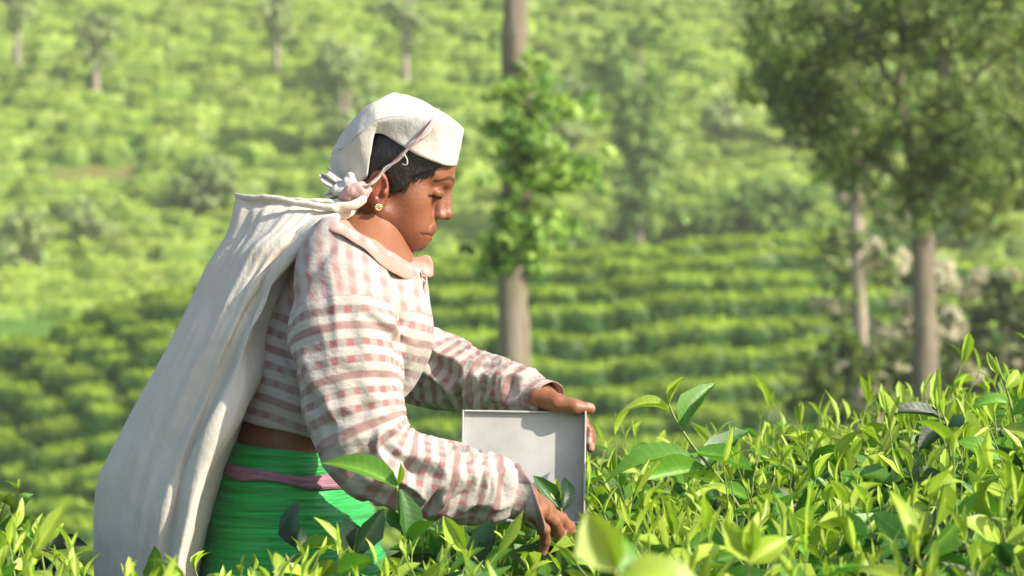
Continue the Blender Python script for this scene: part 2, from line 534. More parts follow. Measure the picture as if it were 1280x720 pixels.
# ------------------------------------------------------------ trees and shrubs
def bark_material(name, a, b, sc=1.0):
    t = NT(name); co = t.coord('Object')
    n1 = t.noise(t.scale(co, (9 * sc, 9 * sc, 1.6 * sc)), 1.0, 6.0, .65); n2 = t.noise(co, 2.2, 4.0, .6)
    c = t.mix(t.ramp(n1, [(.3, (0, 0, 0)), (.7, (1, 1, 1))]), c4(*a), c4(*b))
    c = t.mix(t.ramp(n2, [(.45, (0, 0, 0)), (.75, (.6, .6, .6))]), c, c4(.20, .19, .10))
    return t.bsdf(Base_Color=c, Roughness=.95, Specular_IOR_Level=.1, Normal=t.bump(n1, .9, .04))
M_bark = bark_material('grey_brown_bark', (.115, .09, .068), (.30, .25, .195))
M_pale = bark_material('pale_bark', (.26, .21, .16), (.48, .41, .33))
M_crown = leaf_material('tree_leaf', .5, .35, .3)

def tree(name, label, base, trunk, limbs, clumps, leaf, young, old, bark=M_bark, cat='tree', group=None, seed=0, aspect=.42, fuzz=1.0, loc=None):
    """trunk: list of (point, radius); limbs: lists of the same; clumps: (centre, (rx,ry,rz), leaves)"""
    r = np.random.default_rng(seed + 100)
    root = empty(name, tuple(base))
    tag(root, label, cat, group)
    c = catmull([list(p_) + [q_] for p_, q_ in trunk], 30)
    rad = c[:, 3] * (1 + .06 * np.sin(np.arange(30) * 1.7))
    v, f = tube(c[:, :3], rad, 16)
    n_ = np.cross(np.gradient(v, axis=0), [0, 0, 1]); v = v + .0 * n_
    v[:, 0] += .02 * noise(v[:, 0] * 5, v[:, 1] * 5, v[:, 2] * 1.2); v[:, 1] += .02 * noise(v[:, 0] * 5, v[:, 1] * 5, v[:, 2] * 1.2 + 9)
    tr = mesh_np('trunk', v, f, bark, root)
    for lb in limbs:
        c = catmull([list(p_) + [q_] for p_, q_ in lb], 14)
        v, f = tube(c[:, :3], np.maximum(c[:, 3], .006), 8)
        mesh_np('limb', v, f, bark, tr)
    parts = []
    for cen, rr, nl in clumps:
        cen = np.array(cen, float); rr = np.array(rr, float)
        # tufts inside each clump: an uneven outline with gaps
        nt_ = max(3, nl // 26)
        d = r.normal(size=(nt_, 3)); d /= np.linalg.norm(d, axis=1)[:, None]
        tc = cen + d * rr * (r.random((nt_, 1)) ** .45) * r.uniform(.7, 1.2, (nt_, 1))
        ts = rr.mean() * r.uniform(.16, .36, (nt_, 1)) * fuzz
        k = r.integers(nt_, size=nl)
        off = r.normal(size=(nl, 3)) * .55
        p_ = tc[k] + off * ts[k] * np.array([1, 1, .8])
        n_ = off + (tc[k] - cen) / rr.mean() * .6 + [0, 0, .5]; n_ /= np.linalg.norm(n_, axis=1)[:, None] + 1e-9
        tw = r.random(nt_)[k][:, None]
        tn = (np.array(old) * (1 - tw) + np.array(young) * tw) * np.clip(1 + .25 * r.normal(size=(nl, 1)), .3, 2)
        parts.append(leaf_cards(p_, n_, leaf * r.uniform(.6, 1.4, nl), np.clip(tn, .004, .9), r, aspect))
    V, F, A = merge(parts)
    mesh_np('crown', V, F, M_crown, root, smooth_shade=False, attrs=A)
    return root

def G(px, y):
    """foot of something standing at column px and depth y"""
    x = (px - 640) * S * (D + y) / D
    return np.array([x, y, float(height(x, y))])

# trunk with leafy shoots growing along it, behind the picker's hands
y0 = 23.0; b = G(646, y0); r_ = np.random.default_rng(1)
cl = []
for i in range(46):
    py = 78 + 265 * r_.random() ** .9
    w = 18 + 62 * max(0, math.sin(math.pi * (py - 60) / 300))
    dx = r_.normal() * .48 * w + (10 if py < 260 else 0)
    cl.append((P(646 + dx, py, y0 + r_.uniform(-.55, .45)), (.19 + .1 * r_.random(), .2, .17), 150 if abs(dx) < 45 else 90))
for i in range(16):
    cl.append((P(690 + r_.uniform(-15, 65), r_.uniform(110, 290), y0 + r_.uniform(-.3, .6)), (.22, .24, .20), 75))
cl += [(P(634, 185, y0 - .3), (.20, .22, .40), 420), (P(642, 245, y0 - .3), (.16, .2, .3), 260), (P(650, 305, y0 - .25), (.20, .2, .14), 200)]
lm = []
for c_, rr, _ in cl[:30]:
    zz = c_[2] - .25
    lm.append([(np.array([b[0], y0, zz - .1]), .022), (.5 * (np.array([b[0], y0, zz]) + c_), .012), (c_, .005)])
tr_pts = [(b - [0, 0, .3], .20), (P(643, 480, y0), .152), (P(640, 380, y0), .148), (P(644, 280, y0), .139), (P(647, 150, y0), .136), (P(642, 60, y0), .124), (P(645, 0, y0), .122), (P(640, -250, y0), .11), (P(646, -700, y0), .06)]
cl.append((P(640, -560, y0), (1.2, 1.2, 1.4), 1500))
tree('shade_tree', 'straight bare-trunked tree with leafy shoots sprouting along its stem, behind the picker\'s hands', b, tr_pts, lm, cl, .088, (.44, .60, .13), (.15, .31, .055), seed=1, aspect=.6, fuzz=1.1)

# dark feathery shade tree, forked low crown
y0 = 25.0; b = G(1156, y0)
fork = P(1154, 245, y0)
lmb = [[(fork, .095), (P(1138, 185, y0), .075), (P(1124, 120, y0 - .2), .06), (P(1128, 40, y0 - .3), .045), (P(1110, -120, y0), .02)],
       [(fork, .10), (P(1168, 170, y0 + .1), .085), (P(1178, 90, y0), .07), (P(1186, 0, y0), .055), (P(1195, -160, y0), .03)],
       [(P(1136, 175, y0), .05), (P(1100, 130, y0 + .3), .03), (P(1040, 80, y0 + .5), .018), (P(985, 60, y0 + .5), .008)],
       [(P(1172, 150, y0), .05), (P(1215, 100, y0 - .3), .03), (P(1255, 60, y0 - .4), .014)],
       [(P(1124, 120, y0 - .2), .035), (P(1070, 40, y0), .02), (P(1010, 0, y0), .01)],
       [(P(1154, 240, y0), .04), (P(1110, 215, y0 - .3), .025), (P(1060, 200, y0 - .4), .010)]]
cl = []
r_ = np.random.default_rng(2)
for i in range(58):
    px, py = r_.uniform(965, 1275), r_.uniform(-60, 235)
    lim = 250 - .00032 * (px - 1140) ** 2 * 9 - (60 if px < 1040 else 0)
    if py > lim: py = r_.uniform(-40, lim)
    if 1105 < px < 1150 and 80 < py < 215: px += 70
    cl.append((P(px, py, y0 + r_.uniform(-1.3, 1.3)), (.42, .45, .26), 360))
for px, py in ((960, 110), (985, 70), (1000, 150), (1030, 190), (1060, 150), (1010, 30), (960, 40), (1045, 100), (1080, 200), (1085, 60)):
    cl.append((P(px, py, y0 + r_.uniform(-.5, 1)), (.36, .45, .24), 400))
for px, py in ((1155, 215), (1170, 262), (1130, 250), (1185, 215), (1200, 160), (1120, 60), (1160, 40), (1090, 130), (1215, 215)):
    cl.append((P(px, py, y0 - .5), (.32, .3, .22), 380))
cl.append((P(1140, -240, y0), (2.2, 2.0, 1.2), 3000))
tree('shade_tree', 'dark feathery-leaved tree with grey forked trunk rising behind the tea', b,
     [(b - [0, 0, .3], .20), (P(1156, 520, y0), .145), (P(1155, 380, y0), .125), (P(1154, 280, y0), .115), (P(1154, 238, y0), .105)], lmb, cl, .105, (.26, .35, .085), (.08, .145, .038), seed=2, aspect=.34, fuzz=1.35)

# yellow-green crown at the right
y0 = 28.0; b = G(1306, y0); r_ = np.random.default_rng(4)
cl = [(P(r_.uniform(1170, 1330), r_.uniform(110, 275), y0 + r_.uniform(-.8, .8)), (.40, .4, .24), 170) for i in range(20)] + [(P(r_.uniform(1200, 1360), r_.uniform(-80, 110), y0 + r_.uniform(-.8, .8)), (.45, .4, .3), 200) for i in range(14)]
tree('shade_tree', 'yellow-green leafy tree with thin dark stem beside the dark forked tree', b,
     [(b - [0, 0, .3], .12), (P(1308, 400, y0), .09), (P(1290, 240, y0), .075), (P(1270, 130, y0), .065), (P(1262, -20, y0), .055), (P(1266, -250, y0), .04)],
     [[(P(1268, 200, y0), .04), (P(1225, 160, y0), .025), (P(1185, 150, y0), .01)], [(P(1265, 140, y0), .04), (P(1240, 90, y0), .025), (P(1205, 70, y0), .01)]], cl, .12, (.33, .39, .09), (.13, .19, .04), seed=3)

# slim pale tree between the rows and the forked tree
y0 = 34.0; b = G(1075, y0); r_ = np.random.default_rng(6)
cl = [(P(1072 + r_.normal() * 22, r_.uniform(225, 330), y0 + r_.uniform(-.4, .4)), (.36, .36, .24), 120) for i in range(9)] + [(P(1072 + r_.normal() * 12, r_.uniform(330, 470), y0 + r_.uniform(-.3, .3)), (.25, .25, .25), 70) for i in range(7)]
tree('slim_tree', 'slim pale-barked tree with thin grey-green leaves in front of the flowering shrubs', b,
     [(b - [0, 0, .3], .13), (P(1076, 480, y0), .105), (P(1073, 350, y0), .095), (P(1070, 250, y0), .08), (P(1066, 120, y0), .05), (P(1060, 0, y0), .03)],
     [[(P(1070, 270, y0), .04), (P(1048, 240, y0), .03), (P(1030, 225, y0), .012)]], cl, .12, (.30, .36, .13), (.13, .19, .07), bark=M_pale, seed=5)

# shrubs with pale flower heads behind the trunks on the right
def shrub(name, label, px, py0, py1, w, y0, nl, leaf, young, old, seed, group=None, flower=None, base=None):
    r_ = np.random.default_rng(seed)
    b = G(px, y0) if base is None else base
    y0 = b[1]
    cl = []
    for i in range(22):
        f_ = r_.random()
        py = py0 + (py1 - py0) * f_
        ww = w * math.sqrt(max(.1, 1 - (2 * f_ - .95) ** 2))
        cl.append((P(px + r_.uniform(-.5, .5) * ww, py, y0 + r_.uniform(-.3, .3) * w * .01), tuple(np.array([.22, .22, .17]) * w * S * (D + y0) / D), nl // 22))
    c0 = P(px, py1, y0)
    st = [[(b, .05), (.5 * (b + c0) + [0, 0, .1], .03), (cl[k_][0], .01)] for k_ in range(5)]
    root = tree(name, label, b, [(b - [0, 0, .2], .06), (.5 * (b + c0), .05), (c0, .04), (P(px, .5 * (py0 + py1), y0), .02)], st, cl, leaf, young, old, seed=seed, cat='shrub' if 'shrub' in name else 'tree', group=group, aspect=.55)
    if flower:
        for i in range(flower):
            c_, rr, _ = cl[r_.integers(len(cl))]
            d_ = r_.normal(size=3); d_[1] = -abs(d_[1]); d_[2] = abs(d_[2]) * .6; d_ /= np.linalg.norm(d_)
            p_ = c_ + d_ * np.array(rr) * 1.1
            q = p_ + r_.normal(size=(40, 3)) * np.array([.07, .07, .055])
            V, F, A = leaf_cards(q, np.tile(d_, (40, 1)), np.full(40, .16), np.clip(np.array([.52, .47, .34]) * (1 + .15 * r_.normal(size=(40, 1))), .05, .8), r_, .8)
            mesh_np('flower_head', V, F, M_crown, root, smooth_shade=False, attrs=A)
    return root
shrub('flowering_shrub', 'tall shrub with cream flower heads right behind the slim pale tree', 1108, 240, 600, 140, 40, 5200, .14, (.30, .36, .13), (.13, .20, .06), 21, flower=70)
shrub('flowering_shrub', 'broad shrub with cream flower heads to the right of the forked trunk', 1208, 285, 600, 160, 41, 5200, .14, (.28, .33, .12), (.12, .18, .05), 22, flower=64)
shrub('shrub', 'dark olive shrub standing behind the tea at the foot of the yellow-green tree', 1262, 350, 600, 140, 36, 4600, .13, (.13, .17, .04), (.035, .07, .02), 23)
shrub('shrub', 'low bright green shrub at the foot of the slim pale tree', 1046, 410, 640, 120, 33, 4000, .12, (.20, .28, .05), (.05, .11, .02), 24)
shrub('shrub', 'mid green shrub between the slim pale tree and the forked trunk', 1130, 420, 640, 120, 37, 4000, .12, (.17, .25, .05), (.05, .10, .02), 25)

# trees scattered over the far hillside
def far_tree(px, base_py, top_py, w, label, young, old, seed, style='round', stem=.10):
    b = ground_at(px, base_py, 62)
    y0 = b[1]; k = S * (D + y0) / D
    r_ = np.random.default_rng(seed)
    top = P(px, top_py, y0); H = top[2] - b[2]
    cl = []
    f0 = {'round': .18, 'tall': .45, 'column': .03}[style]
    for i in range(34 if style == 'column' else 20):
        f_ = f0 + (1 - f0) * r_.random()
        if style == 'column': ww = w * k * (.20 + .42 * smooth(.55, .9, f_) * (1.1 - .3 * f_))
        else: ww = w * k * .5 * math.sqrt(max(.08, 1 - ((f_ - f0) / (1 - f0) * 2 - 1) ** 2))
        c_ = b + [r_.uniform(-1, 1) * ww * .8, r_.uniform(-1, 1) * ww * .6, H * f_]
        cl.append((c_, (.26 * w * k, .26 * w * k, min(.16 * H, .26 * w * k)), 200 if w < 80 else 320))
    lm = [[(b + [0, 0, H * f0 * 1.0], stem * .5), (.5 * (b + [0, 0, H * f0] + cl[q][0]), stem * .3), (cl[q][0], .02)] for q in range(4)]
    tree('hillside_tree', label, b, [(b - [0, 0, .4], stem * 1.3), (b + [0, 0, H * .4], stem), (b + [0, 0, H * .75], stem * .7), (b + [0, 0, H * .97], stem * .3)], lm, cl, .24, young, old, bark=M_pale, seed=seed, group='trees scattered over the far hillside', aspect=.6)
pale_y, pale_o = (.50, .60, .27), (.34, .45, .17)
mid_y, mid_o = (.30, .46, .09), (.14, .26, .05)
far_tree(120, 122, 15, 55, 'thin pale tree with bare lower stem standing above the reddish earth patches', pale_y, pale_o, 31, 'tall', .16)
far_tree(22, 95, -40, 50, 'slender bare-stemmed tree at the hillside\'s upper corner, beside the pale stem tree', pale_y, pale_o, 32, 'tall', .14)
far_tree(346, 108, -30, 50, 'slender tall tree on the hillside between the earth patches and the picker\'s head', pale_y, pale_o, 33, 'tall', .13)
far_tree(507, 116, -30, 60, 'tall thin pale tree rising above the picker\'s headcloth', pale_y, pale_o, 34, 'tall', .15)
far_tree(432, 200, 68, 90, 'rounded pale grey-green tree just behind the picker\'s headcloth', pale_y, pale_o, 35, 'round', .16)
far_tree(32, 360, 262, 62, 'small upright pale tree at the foot of the hillside beside the grassy strip', pale_y, pale_o, 36, 'round')
far_tree(112, 325, 255, 74, 'bushy pale tree below the reddish earth patches', pale_y, pale_o, 37, 'round')
far_tree(258, 270, 200, 80, 'bushy pale tree above the corner of the white sack', pale_y, mid_o, 38, 'round')
far_tree(800, 330, 30, 118, 'tall tree wrapped in climbers from foot to crown beyond the rows', (.34, .48, .13), (.16, .28, .06), 39, 'column', .10)
far_tree(742, 335, 285, 95, 'low rounded green tree at the foot of the climber-wrapped tree', mid_y, mid_o, 40, 'round')
far_tree(872, 320, 262, 84, 'mid green bushy tree to the right of the climber-wrapped tree', mid_y, mid_o, 41, 'round')
far_tree(968, 318, 225, 130, 'broad green tree behind the crest of the terraced rows', mid_y, mid_o, 42, 'round')
far_tree(905, 185, 125, 48, 'small conical pale tree high on the hillside beyond the rows', pale_y, pale_o, 43, 'round')
far_tree(712, 195, 105, 70, 'pale loose tree showing past the leafy stem', pale_y, pale_o, 44, 'round')
far_tree(1205, 330, 190, 130, 'hazy green tree showing between the dark forked trunk and the yellow-green tree', mid_y, mid_o, 45, 'round')
far_tree(1010, 200, 110, 90, 'green tree on the hillside showing under the feathery crown', mid_y, mid_o, 46, 'round')
# ------------------------------------------------------------ the tea she is plucking
M_leaf = leaf_material('tea_leaf', .38, .34, .5, True)
t = NT('tea_stem'); M_stem = t.bsdf(Base_Color=t.mix(t.noise(t.coord('Object'), 40.0), c4(.14, .20, .04), c4(.24, .30, .07)), Roughness=.6)
M_wood = bark_material('tea_wood', (.07, .05, .035), (.20, .15, .11), 8.0)
NS = 7
_st = np.linspace(0, 1, NS)
_wd = np.array([.10, .62, .92, 1.0, .84, .50, .04]) * .5

def leaf_template(curl, fold, wave, seed=0):
    """unit tea leaf: length along x, width along y, normal z; midrib valley, wavy toothed edge, drooping tip"""
    c = max(abs(curl), 1e-3) * (1 if curl >= 0 else -1)
    xs_ = np.sin(c * _st) / c; zs_ = -(1 - np.cos(c * _st)) / c
    v = []
    for i in range(NS):
        for w in (-1, -.5, 0, .5, 1):
            ww = w * _wd[i] * (1 + .10 * math.sin(i * 2.6 + seed) * abs(w))
            v.append((xs_[i], ww, zs_[i] + abs(w) * _wd[i] * fold + wave * math.sin(i * 2.1 + w * 2 + seed) * abs(w)))
    return np.array(v)
LF = grid_faces(NS, 5)
BLADE = np.array([(s_, w_ * 1.0, 0.) for s_ in _st for w_ in (-1, -.5, 0, .5, 1)])

def leaves(b, d, n, L, W, tint, r, curl=None, fold=None):
    """many leaves at once"""
    N = len(b)
    curl = r.uniform(-.25, 1.3, N) if curl is None else curl
    fold = r.uniform(.15, .75, N) if fold is None else fold
    c = np.where(np.abs(curl) < 1e-2, 1e-2, curl)[:, None, None]
    st = _st[None, :, None]
    w = np.array([-1, -.5, 0, .5, 1])[None, None, :]
    xs_ = np.sin(c * st) / c + 0 * w; zs_ = -(1 - np.cos(c * st)) / c + 0 * w
    ws = w * _wd[None, :, None] * (1 + .10 * np.sin(np.arange(NS)[None, :, None] * 2.6 + r.uniform(0, 6, (N, 1, 1))) * np.abs(w))
    zs_ = zs_ * L[:, None, None] + (np.abs(w) * _wd[None, :, None] * fold[:, None, None]) * W[:, None, None] + .04 * W[:, None, None] * np.sin(np.arange(NS)[None, :, None] * 2.1 + w * 2 + r.uniform(0, 6, (N, 1, 1))) * np.abs(w)
    d = d / np.linalg.norm(d, axis=1)[:, None]
    s = np.cross(n, d); s /= np.linalg.norm(s, axis=1)[:, None] + 1e-9
    n = np.cross(d, s)
    v = b[:, None, None] + d[:, None, None] * (xs_ * L[:, None, None])[..., None] + s[:, None, None] * (ws * W[:, None, None])[..., None] + n[:, None, None] * zs_[..., None]
    f = (LF[None] + (np.arange(N) * NS * 5)[:, None, None]).reshape(-1, 4)
    tt = np.repeat(tint[:, None], NS * 5, 1) * np.array([.97, 1.0, 1.12, 1.0, .97] * NS)[None, :, None]
    bl = np.tile(BLADE[None], (N, 1, 1)).reshape(-1, 3)
    return v.reshape(-1, 3), f, {'tint': tt.reshape(-1, 3), 'blade': bl}

YOUNG, FRESH, MATURE, OLD = np.array([.37, .52, .052]), np.array([.125, .30, .030]), np.array([.040, .120, .020]), np.array([.013, .045, .013])

# shared blades for the leaves that are objects of their own
LEAF_KINDS = []
for ki, (tint, fold_) in enumerate(((YOUNG, .55), (FRESH, .4), (MATURE, .3), (OLD, .22))):
    kk = []
    for j in range(5):
        r_ = np.random.default_rng(ki * 9 + j)
        v = leaf_template([.1, .5, .9, 1.3, -.2][j], fold_ * r_.uniform(.6, 1.4), .015, j)
        tt = np.tile(tint * r_.uniform(.8, 1.2), (len(v), 1)) * np.tile([.97, 1, 1.12, 1, .97], NS)[:, None]
        me = mesh_data('leaf', v, LF, True, {'tint': tt, 'blade': BLADE}); me.materials.append(M_leaf)
        kk.append(me)
    LEAF_KINDS.append(kk)

def leaf_object(parent, b, d, n, L, W, kind, r):
    d = np.array(d, float); d /= np.linalg.norm(d)
    s = np.cross(n, d); s /= np.linalg.norm(s) + 1e-9
    n = np.cross(d, s)
    o = bpy.data.objects.new('leaf', LEAF_KINDS[kind][r.integers(5)])
    COL.objects.link(o); o.parent = parent
    o.matrix_basis = Matrix(((d[0] * L, s[0] * W, n[0] * L, b[0]), (d[1] * L, s[1] * W, n[1] * L, b[1]), (d[2] * L, s[2] * W, n[2] * L, b[2]), (0, 0, 0, 1)))
    return o

def Htop(x, y):
    h = np.interp(x, [-1.6, -.8, -.5, 0, .2, .42, .7, 1.05, 1.5], [.805, .80, .795, .805, .815, .845, .895, .98, 1.035])
    return h + .05 * noise(np.asarray(x) * 3.1, np.asarray(y) * 3.1, 2) + .012 * np.clip(np.asarray(y), 0, 2)

seeds = [((-1.12, .15), 'tea bush close behind the hanging end of the white sack', 'a'),
         ((-.52, -.95), 'tea bush standing in front of the green wrap skirt', 'b'),
         ((.10, -.22), 'tea bush right under the picker\'s hands and the grey container', 'c'),
         ((.52, .38), 'tea bush with one tall pale shoot standing above its leaves', 'd'),
         ((1.06, .50), 'highest tea bush, dark glossy leaves at the foot of the forked tree', 'e'),
         ((.48, -1.05), 'tea bush with large out-of-focus leaves on the camera side of the container', 'f'),
         ((1.12, -.62), 'tea bush on the camera side of the highest bush, thick with yellow shoots', 'g')]
SXY = np.array([s_[0] for s_ in seeds])
def owner(x, y):
    d = (SXY[:, 0, None] - x[None]) ** 2 + (SXY[:, 1, None] - y[None]) ** 2
    return d.argmin(0)
def blocked(x, y):
    """the lane she stands in, her body and the sack"""
    lane = (x > -.86) & (x < -.13) & (y > -.42)
    lane2 = (x < -.70) & (y > .55)
    return lane | lane2

r0 = np.random.default_rng(77)
def scatter(n, x0=-1.5, x1=1.5, y0=-1.55, y1=1.35):
    x, y = r0.uniform(x0, x1, n), r0.uniform(y0, y1, n)
    ok = ~blocked(x, y)
    ok &= ~((x < -1.0) & (y < -.7))
    return x[ok], y[ok]

roots = []
for (sx, sy), lab, _ in seeds:
    o = empty('tea_bush', (sx, sy, 0.0)); tag(o, lab, 'tea bush', 'tea bushes she is plucking'); roots.append(o)
    # woody frame from the ground
    rb = np.random.default_rng(int(1000 + sx * 100))
    for q in range(7):
        a_ = q * .9 + rb.random(); rr = rb.uniform(.15, .36)
        tp = np.array([sx + rr * math.cos(a_), sy + rr * math.sin(a_), 0])
        tp[2] = float(Htop(tp[0], tp[1])) - .12
        c = catmull([(sx, sy, -.05), (sx + .05 * math.cos(a_), sy + .05 * math.sin(a_), .25), (sx + .6 * rr * math.cos(a_ + .3), sy + .6 * rr * math.sin(a_ + .3), .55), tuple(tp)], 12)
        v, f = tube(c, np.linspace(.020, .006, 12), 7)
        mesh_np('branch', v, f, M_wood, o)

mass = [[] for _ in seeds]
def add_mass(b, d, n, L, W, tint, r, **kw):
    own = owner(b[:, 0], b[:, 1])
    for k in range(len(seeds)):
        m = own == k
        if m.any():
            kk = {a: v[m] for a, v in kw.items()}
            mass[k].append(leaves(b[m], d[m], n[m], L[m], W[m], tint[m], r, **kk))

# old leaves inside and under the plucking table
x, y = scatter(16500)
N = len(x)
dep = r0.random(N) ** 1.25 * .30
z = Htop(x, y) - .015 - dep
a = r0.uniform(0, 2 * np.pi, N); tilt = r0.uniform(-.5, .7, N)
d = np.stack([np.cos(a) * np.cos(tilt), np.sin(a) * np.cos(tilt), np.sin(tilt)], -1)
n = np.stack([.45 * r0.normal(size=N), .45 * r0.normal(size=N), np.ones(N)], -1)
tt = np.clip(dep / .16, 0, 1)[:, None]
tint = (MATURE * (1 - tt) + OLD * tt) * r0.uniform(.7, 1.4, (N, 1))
L = r0.uniform(.045, .085, N)
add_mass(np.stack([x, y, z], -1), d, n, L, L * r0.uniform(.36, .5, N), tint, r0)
# broad mature leaves standing among the shoots on the table
x, y = scatter(7600)
N = len(x)
z = Htop(x, y) - .02 + r0.uniform(-.03, .035, N)
a = r0.uniform(0, 2 * np.pi, N); tilt = r0.uniform(-.1, 1.1, N)
d = np.stack([np.cos(a) * np.cos(tilt), np.sin(a) * np.cos(tilt), np.sin(tilt)], -1)
n = np.stack([.5 * r0.normal(size=N), .5 * r0.normal(size=N), np.ones(N)], -1)
tt = r0.random((N, 1)) ** .5
tint = (FRESH * (1 - tt) + (.5 * MATURE + .5 * OLD) * tt) * r0.uniform(.7, 1.3, (N, 1))
L = r0.uniform(.05, .088, N)
add_mass(np.stack([x, y, z], -1), d, n, L, L * r0.uniform(.36, .48, N), tint, r0)
# leaves down the flanks beside the lane and at the outer edges
N = 2600
side = r0.integers(3, size=N)
x = np.where(side == 0, r0.normal(-.12, .03, N), np.where(side == 1, r0.uniform(-.85, -.1, N), r0.normal(-.87, .03, N)))
y = np.where(side == 0, r0.uniform(-.4, 1.2, N), np.where(side == 1, r0.normal(-.43, .03, N), r0.uniform(-.4, .55, N)))
z = Htop(x, y) - r0.random(N) * .55
a = r0.uniform(0, 2 * np.pi, N)
d = np.stack([np.cos(a), np.sin(a), r0.uniform(-.6, .4, N)], -1)
n = np.stack([r0.normal(size=N), r0.normal(size=N), np.ones(N)], -1)
L = r0.uniform(.045, .08, N)
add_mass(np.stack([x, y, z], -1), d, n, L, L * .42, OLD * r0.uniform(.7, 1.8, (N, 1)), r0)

# young shoots: two leaves and a bud above a few larger ones
def shoot_plan(x, y, r, vigour):
    """stem points and leaf list (base, dir, normal, length, width, kind)"""
    h0 = float(Htop(x, y))
    ht = r.uniform(.05, .115) * vigour
    lean = np.array([r.normal() * .30, r.normal() * .30, 1.0]); lean /= np.linalg.norm(lean)
    b = np.array([x, y, h0 - .06])
    bend = np.array([r.normal() * .012, r.normal() * .012, 0])
    pts = [b + lean * (ht + .06) * s_ + bend * math.sin(s_ * 3.1) for s_ in np.linspace(0, 1, 5)]
    out = []
    nl = r.integers(3, 6)
    a0 = r.uniform(0, 6.28)
    for i in range(nl):
        s_ = .25 + .70 * (i / nl)
        p_ = b + lean * (ht + .06) * s_ + bend * math.sin(s_ * 3.1)
        az_ = a0 + i * 2.4 + r.normal() * .3
        el_ = .0 + .72 * (i / nl) + r.normal() * .2
        d = np.array([math.cos(az_) * math.cos(el_), math.sin(az_) * math.cos(el_), math.sin(el_)])
        n = lean * 1.0 - d * .2 + .5 * r.normal(size=3)
        L = r.uniform(.048, .092) * (1.15 - .50 * i / nl) * (.85 + .15 * vigour)
        kind = r.choice([2, 3]) if (i == 0 and r.random() < .8) else (r.choice([1, 2], p=[.65, .35]) if (i < nl - 1 and r.random() < .75) else r.choice([0, 1], p=[.5, .5]))
        out.append((p_, d, n, L, L * r.uniform(.36, .50), kind))
    top = pts[-1]
    for q in range(2):
        az_ = r.uniform(0, 6.28)
        d = lean + .28 * np.array([math.cos(az_), math.sin(az_), 0]) * (q + .4)
        L = r.uniform(.022, .042) * (1.0 + .2 * q) * vigour
        out.append((top, d, np.array([math.cos(az_), math.sin(az_), .3]) * -1 + .1, L, L * (.16 if q == 0 else .28), 0))
    return pts, out

x, y = scatter(2700)
own = owner(x, y)
# the shoots that show largest become parts of their bush: near, in focus, on the side the picture sees
k_ = S * (D + y) / D
pxs, pys = 640 + x / k_, 360 - (Htop(x, y) + .03 - CZ) / k_
inv = (pxs > -20) & (pxs < 1300) & (pys < 735)
score = inv * (3.0 - np.abs(y + .25) - .15 * np.maximum(0, y)) + r0.random(len(x)) * .9
hero = np.zeros(len(x), bool)
for k in range(len(seeds)):
    i = np.nonzero((own == k) & inv)[0]
    hero[i[np.argsort(-score[i])][:42]] = True
TK = [YOUNG, FRESH, MATURE, OLD]
acc = {k: [] for k in ('b', 'd', 'n', 'L', 'W', 't')}
stems = [[] for _ in seeds]
for i in range(len(x)):
    pts, lv = shoot_plan(x[i], y[i], r0, r0.choice([.8, 1.0, 1.0, 1.3, 1.6], p=[.3, .3, .2, .14, .06]))
    k1 = S * (D + pts[-1][1]) / D
    tx, ty = 640 + pts[-1][0] / k1, 360 - (pts[-1][2] + .03 - CZ) / k1
    if y[i] < .12 and ((120 < tx < 500 and ty < 682 + r0.uniform(-32, 18)) or (500 <= tx < 640 and ty < 655 + r0.uniform(-8, 25)) or (640 <= tx < 742 and ty < 672 + r0.uniform(-5, 20))): continue   # already plucked here
    tv, tf = tube(pts, np.linspace(.0021, .0011, 5), 5, caps=False)
    if hero[i]:
        so = mesh_np('shoot', tv, tf, M_stem, roots[own[i]])
        for (b_, d_, n_, L_, W_, kd) in lv: leaf_object(so, b_, d_, n_, L_, W_, kd, r0)
    else:
        stems[own[i]].append((tv, tf))
        sh = r0.uniform(.75, 1.2)
        for (b_, d_, n_, L_, W_, kd) in lv:
            acc['b'].append(b_); acc['d'].append(d_); acc['n'].append(n_); acc['L'].append(L_); acc['W'].append(W_); acc['t'].append(TK[kd] * sh * r0.uniform(.85, 1.15))
A_ = {k: np.array(v) for k, v in acc.items()}
add_mass(A_['b'], A_['d'], A_['n'], A_['L'], A_['W'], A_['t'], r0)

# single leaves and shoots that stand out
def hero_shoot(bush, stem, lv, r_stem=.0026):
    """stem: list of (px, py, y); lv: (base, tip, width px, kind, towards-camera tilt)"""
    r = np.random.default_rng(len(lv) * 7 + int(stem[0][0]))
    c = catmull([P(*q) for q in stem], 16)
    v, f = tube(c, np.linspace(r_stem, r_stem * .55, 16), 7)
    so = mesh_np('shoot', v, f, M_stem, roots[bush])
    for b_, t_, w, kd, n_ in lv:
        B, T = P(*b_), P(*t_)
        L_ = np.linalg.norm(T - B)
        leaf_object(so, B, T - B, np.array(n_, float), L_ * 1.08, w * S * (D + b_[2]) / D * 1.05, kd, r)
hero_shoot(3, [(940, 660, .02), (905, 605, 0), (868, 560, -.02), (845, 525, -.02), (836, 505, -.02)],
           [((837, 514, -.02), (781, 486, -.05), 17, 0, (.2, -.5, .8)), ((836, 506, -.02), (852, 473, -.02), 10, 0, (-.6, -.7, 0)), ((853, 540, -.02), (886, 474, .0), 30, 1, (-.5, -.8, .1)),
            ((866, 572, -.02), (762, 562, -.06), 34, 1, (.1, -.5, .85)), ((868, 566, -.02), (934, 592, -.03), 28, 1, (.25, -.6, .75)), ((876, 596, -.01), (930, 524, .05), 34, 2, (-.5, -.8, .1)),
            ((880, 585, -.02), (800, 606, -.06), 30, 1, (.1, -.8, .6)), ((900, 610, 0), (862, 590, -.02), 18, 0, (.3, -.8, .5))], .003)
